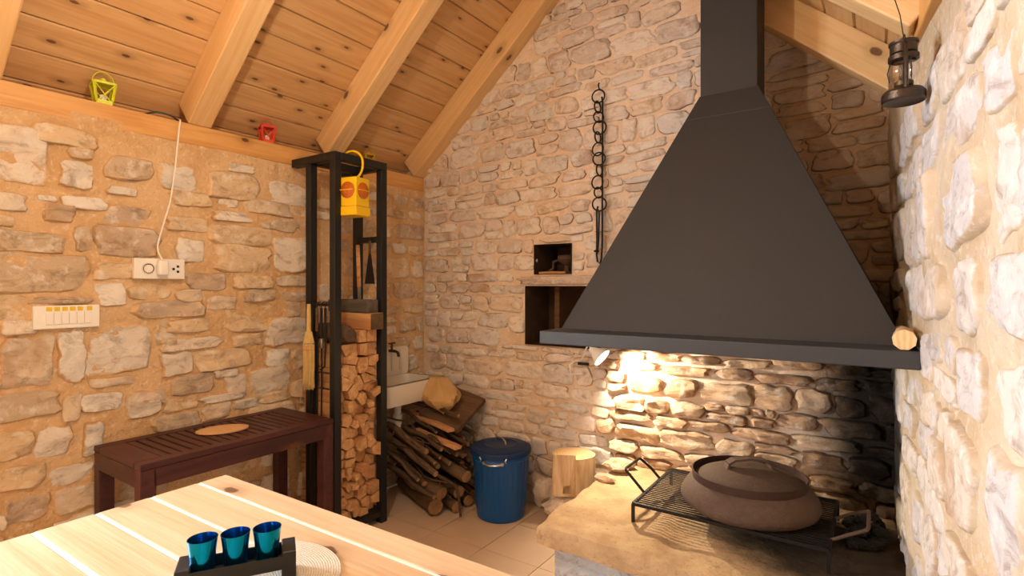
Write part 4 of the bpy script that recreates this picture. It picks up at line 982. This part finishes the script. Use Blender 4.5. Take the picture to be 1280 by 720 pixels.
for r_ in range(8):
    z = .075+.045*r_
    for q_ in range(7):
        y = 2.12+.062*q_+(.031 if r_ % 2 else 0)
        if z < .16 and y < 2.42: continue
        if z < .27 and 2.18 < y < 2.42: continue
        if y > 2.14+.5*1.0 or (z > .30 and y < 2.14): continue
        lat.append((y, z))
for i, (y, z) in enumerate(lat):
    r = rd.uniform(.010, .020); lv = (z-.07)/.36
    xe = rd.uniform(-2.0, -1.84)-.08*lv; tip = rd.uniform(.02, .05)
    branch((-2.43+rd.uniform(0, .1), min(y+.06, 2.57), z+.045), (xe, y-.03, z-tip), r*1.1, r*.85, M['bark_dark'] if rd.random() < .6 else M['bark'], 'thin dry branch in the corner branch heap', 'dry branches in the corner heap', bend=.02, twigs=rd.random() < .3, tries=40)
for i in range(10):
    z = .10+.032*i; y = rd.uniform(2.10, 2.30); r = rd.uniform(.0035, .006)
    branch((-2.40+rd.uniform(0, .12), y+.10, z+.05), (rd.uniform(-2.05, -1.86)-.05*i/18, y, z-rd.uniform(.0, .05)), r*1.3, r*.7, M['bark_dark'], 'thin twig poking out of the front of the branch heap', 'twigs at the front of the branch heap', 'branch', .07, tries=40)
o = branch((-2.02,2.18,.20),(-1.80,2.16,.012),.010,.006,M['bark_dark'],'thin curved stick leaning from the branch heap to the floor',bend=.10, tries=40)
# paper bag: crumpled sack
bc = Vector((-2.130, 2.425, .548)); m = MB(); nu = 30
for i in range(15):
    t_ = i/14; zz = .15*(1-t_)-.055*t_; X = .055+.075*math.sin(math.pi*min(1, t_*1.05))**.8*(.6+.8*t_)
    for j in range(nu):
        a = 2*math.pi*j/nu; fold = 1+.16*noise.noise(Vector((math.cos(a)*2.2, math.sin(a)*2.2, t_*2.2)))+.10*math.sin(a*6+t_*5)*(1-.6*t_)+.11*noise.noise(Vector((math.cos(a)*5, math.sin(a)*5, t_*6)))
        tp_ = max(.02, 1-t_**5)
        m.v.append(Vector((X*fold*math.cos(a)*tp_+.09*t_-.06, .72*X*fold*math.sin(a)*tp_-.05*t_, zz)))
for i in range(14):
    for j in range(nu): m.f.append([i*nu+j, i*nu+(j+1) % nu, (i+1)*nu+(j+1) % nu, (i+1)*nu+j]); m.m.append(0)
m.f.append(list(range(nu))); m.m.append(0); m.f.append([14*nu+j for j in reversed(range(nu))]); m.m.append(0)
o = m.build('paper_bag', M['paper'], loc=bc, angle=25); tag(o, 'crumpled brown paper bag on the branch heap beside the sink', 'bag')
# ------------------------------------------------------------------ blue bin
bn_c = at(626, 655, z=0); bd = Vector((bn_c.x, bn_c.y, 0)).normalized(); bn_c = bn_c+bd*.125
bi = thing('metal_bin', 'blue ribbed metal bin with a lid', 'bin', (bn_c.x, bn_c.y, 0), math.radians(-20))
m = MB(); nb = 120; prof = [(.124,0),(.129,.004),(.131,.02),(.133,.045),(.134,.05),(.136,.054),(.152,.315),(.156,.320),(.152,.325),(.154,.345),(.158,.352),(.154,.358)]
for i, (r, z) in enumerate(prof):
    for j in range(nb):
        a = 2*math.pi*j/nb; rr_ = r+(.0018*math.cos(a*30) if 4 < i < 7 else 0); m.v.append(Vector((rr_*math.cos(a), rr_*math.sin(a), z)))
for i in range(len(prof)-1):
    for j in range(nb): m.f.append([i*nb+j, i*nb+(j+1) % nb, (i+1)*nb+(j+1) % nb, (i+1)*nb+j]); m.m.append(0)
m.f.append(list(reversed(range(nb)))); m.m.append(0)
m.build('body', M['blue'], bi, angle=50)
ld = MB().lathe([(.160,.342),(.166,.344),(.167,.362),(.164,.370),(.150,.373),(.146,.378),(.090,.386),(.086,.383),(.0005,.386)], 56).build('lid', M['blue_lid'], bi, angle=40)
MB().tube(smooth_path([(-.045,0,.388),(-.04,0,.405),(-.015,0,.415),(.015,0,.415),(.04,0,.405),(.045,0,.388)], 4), .0042, 8).build('lid_handle', M['steel'], ld)
fa = math.radians(-50)
def bp_(a, r, z): return (r*math.cos(a), r*math.sin(a), z)
MB().tube(smooth_path([bp_(fa-.32,.155,.328), bp_(fa-.30,.165,.322), bp_(fa-.15,.172,.318), bp_(fa,.174,.317), bp_(fa+.15,.172,.318), bp_(fa+.30,.165,.322), bp_(fa+.32,.155,.328)], 3), .0042, 8).build('side_handle', M['steel'], bi)
for s in (-1, 1):
    MB().tube([bp_(fa+s*.31,.150,.324), bp_(fa+s*.31,.166,.322)], .009, 10).build('handle_lug', M['steel'], bi)
    MB().tube([bp_(fa+s*.45,.156,.325), bp_(fa+s*.40,.168,.340), bp_(fa+s*.45,.169,.352)], .0035, 6).build('lid_clip', M['steel'], bi)
# ------------------------------------------------------------------ storm lantern by the right wall
kl = thing('storm_lantern', 'tarnished tin storm lantern hanging beside the right stone wall', 'lantern', (.056, 1.72, 1.722), 1.0)
kl.scale = (.96, .96, 1.0)
MB().lathe([(.0005,.003),(.040,.003),(.047,0),(.050,.004),(.050,.022),(.044,.030),(.022,.038),(.0005,.039)], 32).build('tank', M['oldtin'], kl)
MB().lathe([(.018,.038),(.022,.042),(.022,.052),(.016,.056),(.0005,.057)], 20).build('burner', M['brass'], kl)
MB().lathe([(.022,.054),(.032,.066),(.037,.080),(.034,.095),(.027,.106)], 24).build('globe', M['glass'], kl)
MB().lathe([(.028,.106),(.035,.108),(.035,.120),(.026,.122),(.031,.126),(.031,.146),(.034,.150),(.034,.155),(.022,.158),(.0005,.160)], 24).build('chimney_cap', M['oldtin'], kl)
for s in (-1, 1): MB().tube(smooth_path([(s*.040*.8, s*.040*.6, .022), (s*.048*.8, s*.048*.6, .06), (s*.045*.8, s*.045*.6, .105), (s*.032*.8, s*.032*.6, .138), (s*.022*.8, s*.022*.6, .142)], 4), .0058, 8).build('side_tube', M['oldtin'], kl)
MB().tube(smooth_path([(-.03*.8, -.03*.6, .140), (-.028, -.02, .160), (0, 0, .172), (.028, .02, .160), (.03*.8, .03*.6, .140)], 4), .0016, 6).build('bail', M['iron'], kl)
MB().tube([(0, 0, .170), (.002, .01, .23), (.010, .05, .355)], .0014, 5).build('wire', M['iron'], kl)
for a in (0, 2.1, 4.2): MB().tube([(.031*math.cos(a), .031*math.sin(a), .056), (.036*math.cos(a), .036*math.sin(a), .08), (.029*math.cos(a), .029*math.sin(a), .106)], .0012, 5).build('guard_wire', M['iron'], kl)
# ------------------------------------------------------------------ pendant lamp over the table (above the frame)
pd = thing('pendant_lamp', 'bare bulb pendant lamp hanging over the table', 'lamp', PEND)
MB().lathe([(.0005,-.06),(.02,-.055),(.03,-.035),(.03,-.02),(.016,.01),(.014,.02)], 20).build('bulb', M['bulb'], pd)
MB().lathe([(.015,.018),(.018,.02),(.018,.05),(.006,.058)], 16).build('bulb_socket', M['black'], pd)
MB().tube([(0,0,.055), (0,0,z_board(PEND[0])-PEND[2]-.002)], .003, 6).build('cord', M['black'], pd)
pl_ = light('pendant_lamp_light', 'POINT', (PEND[0], PEND[1], PEND[2]-.075), PEND_POWER, (1, .85, .66), shadow_soft_size=.03)
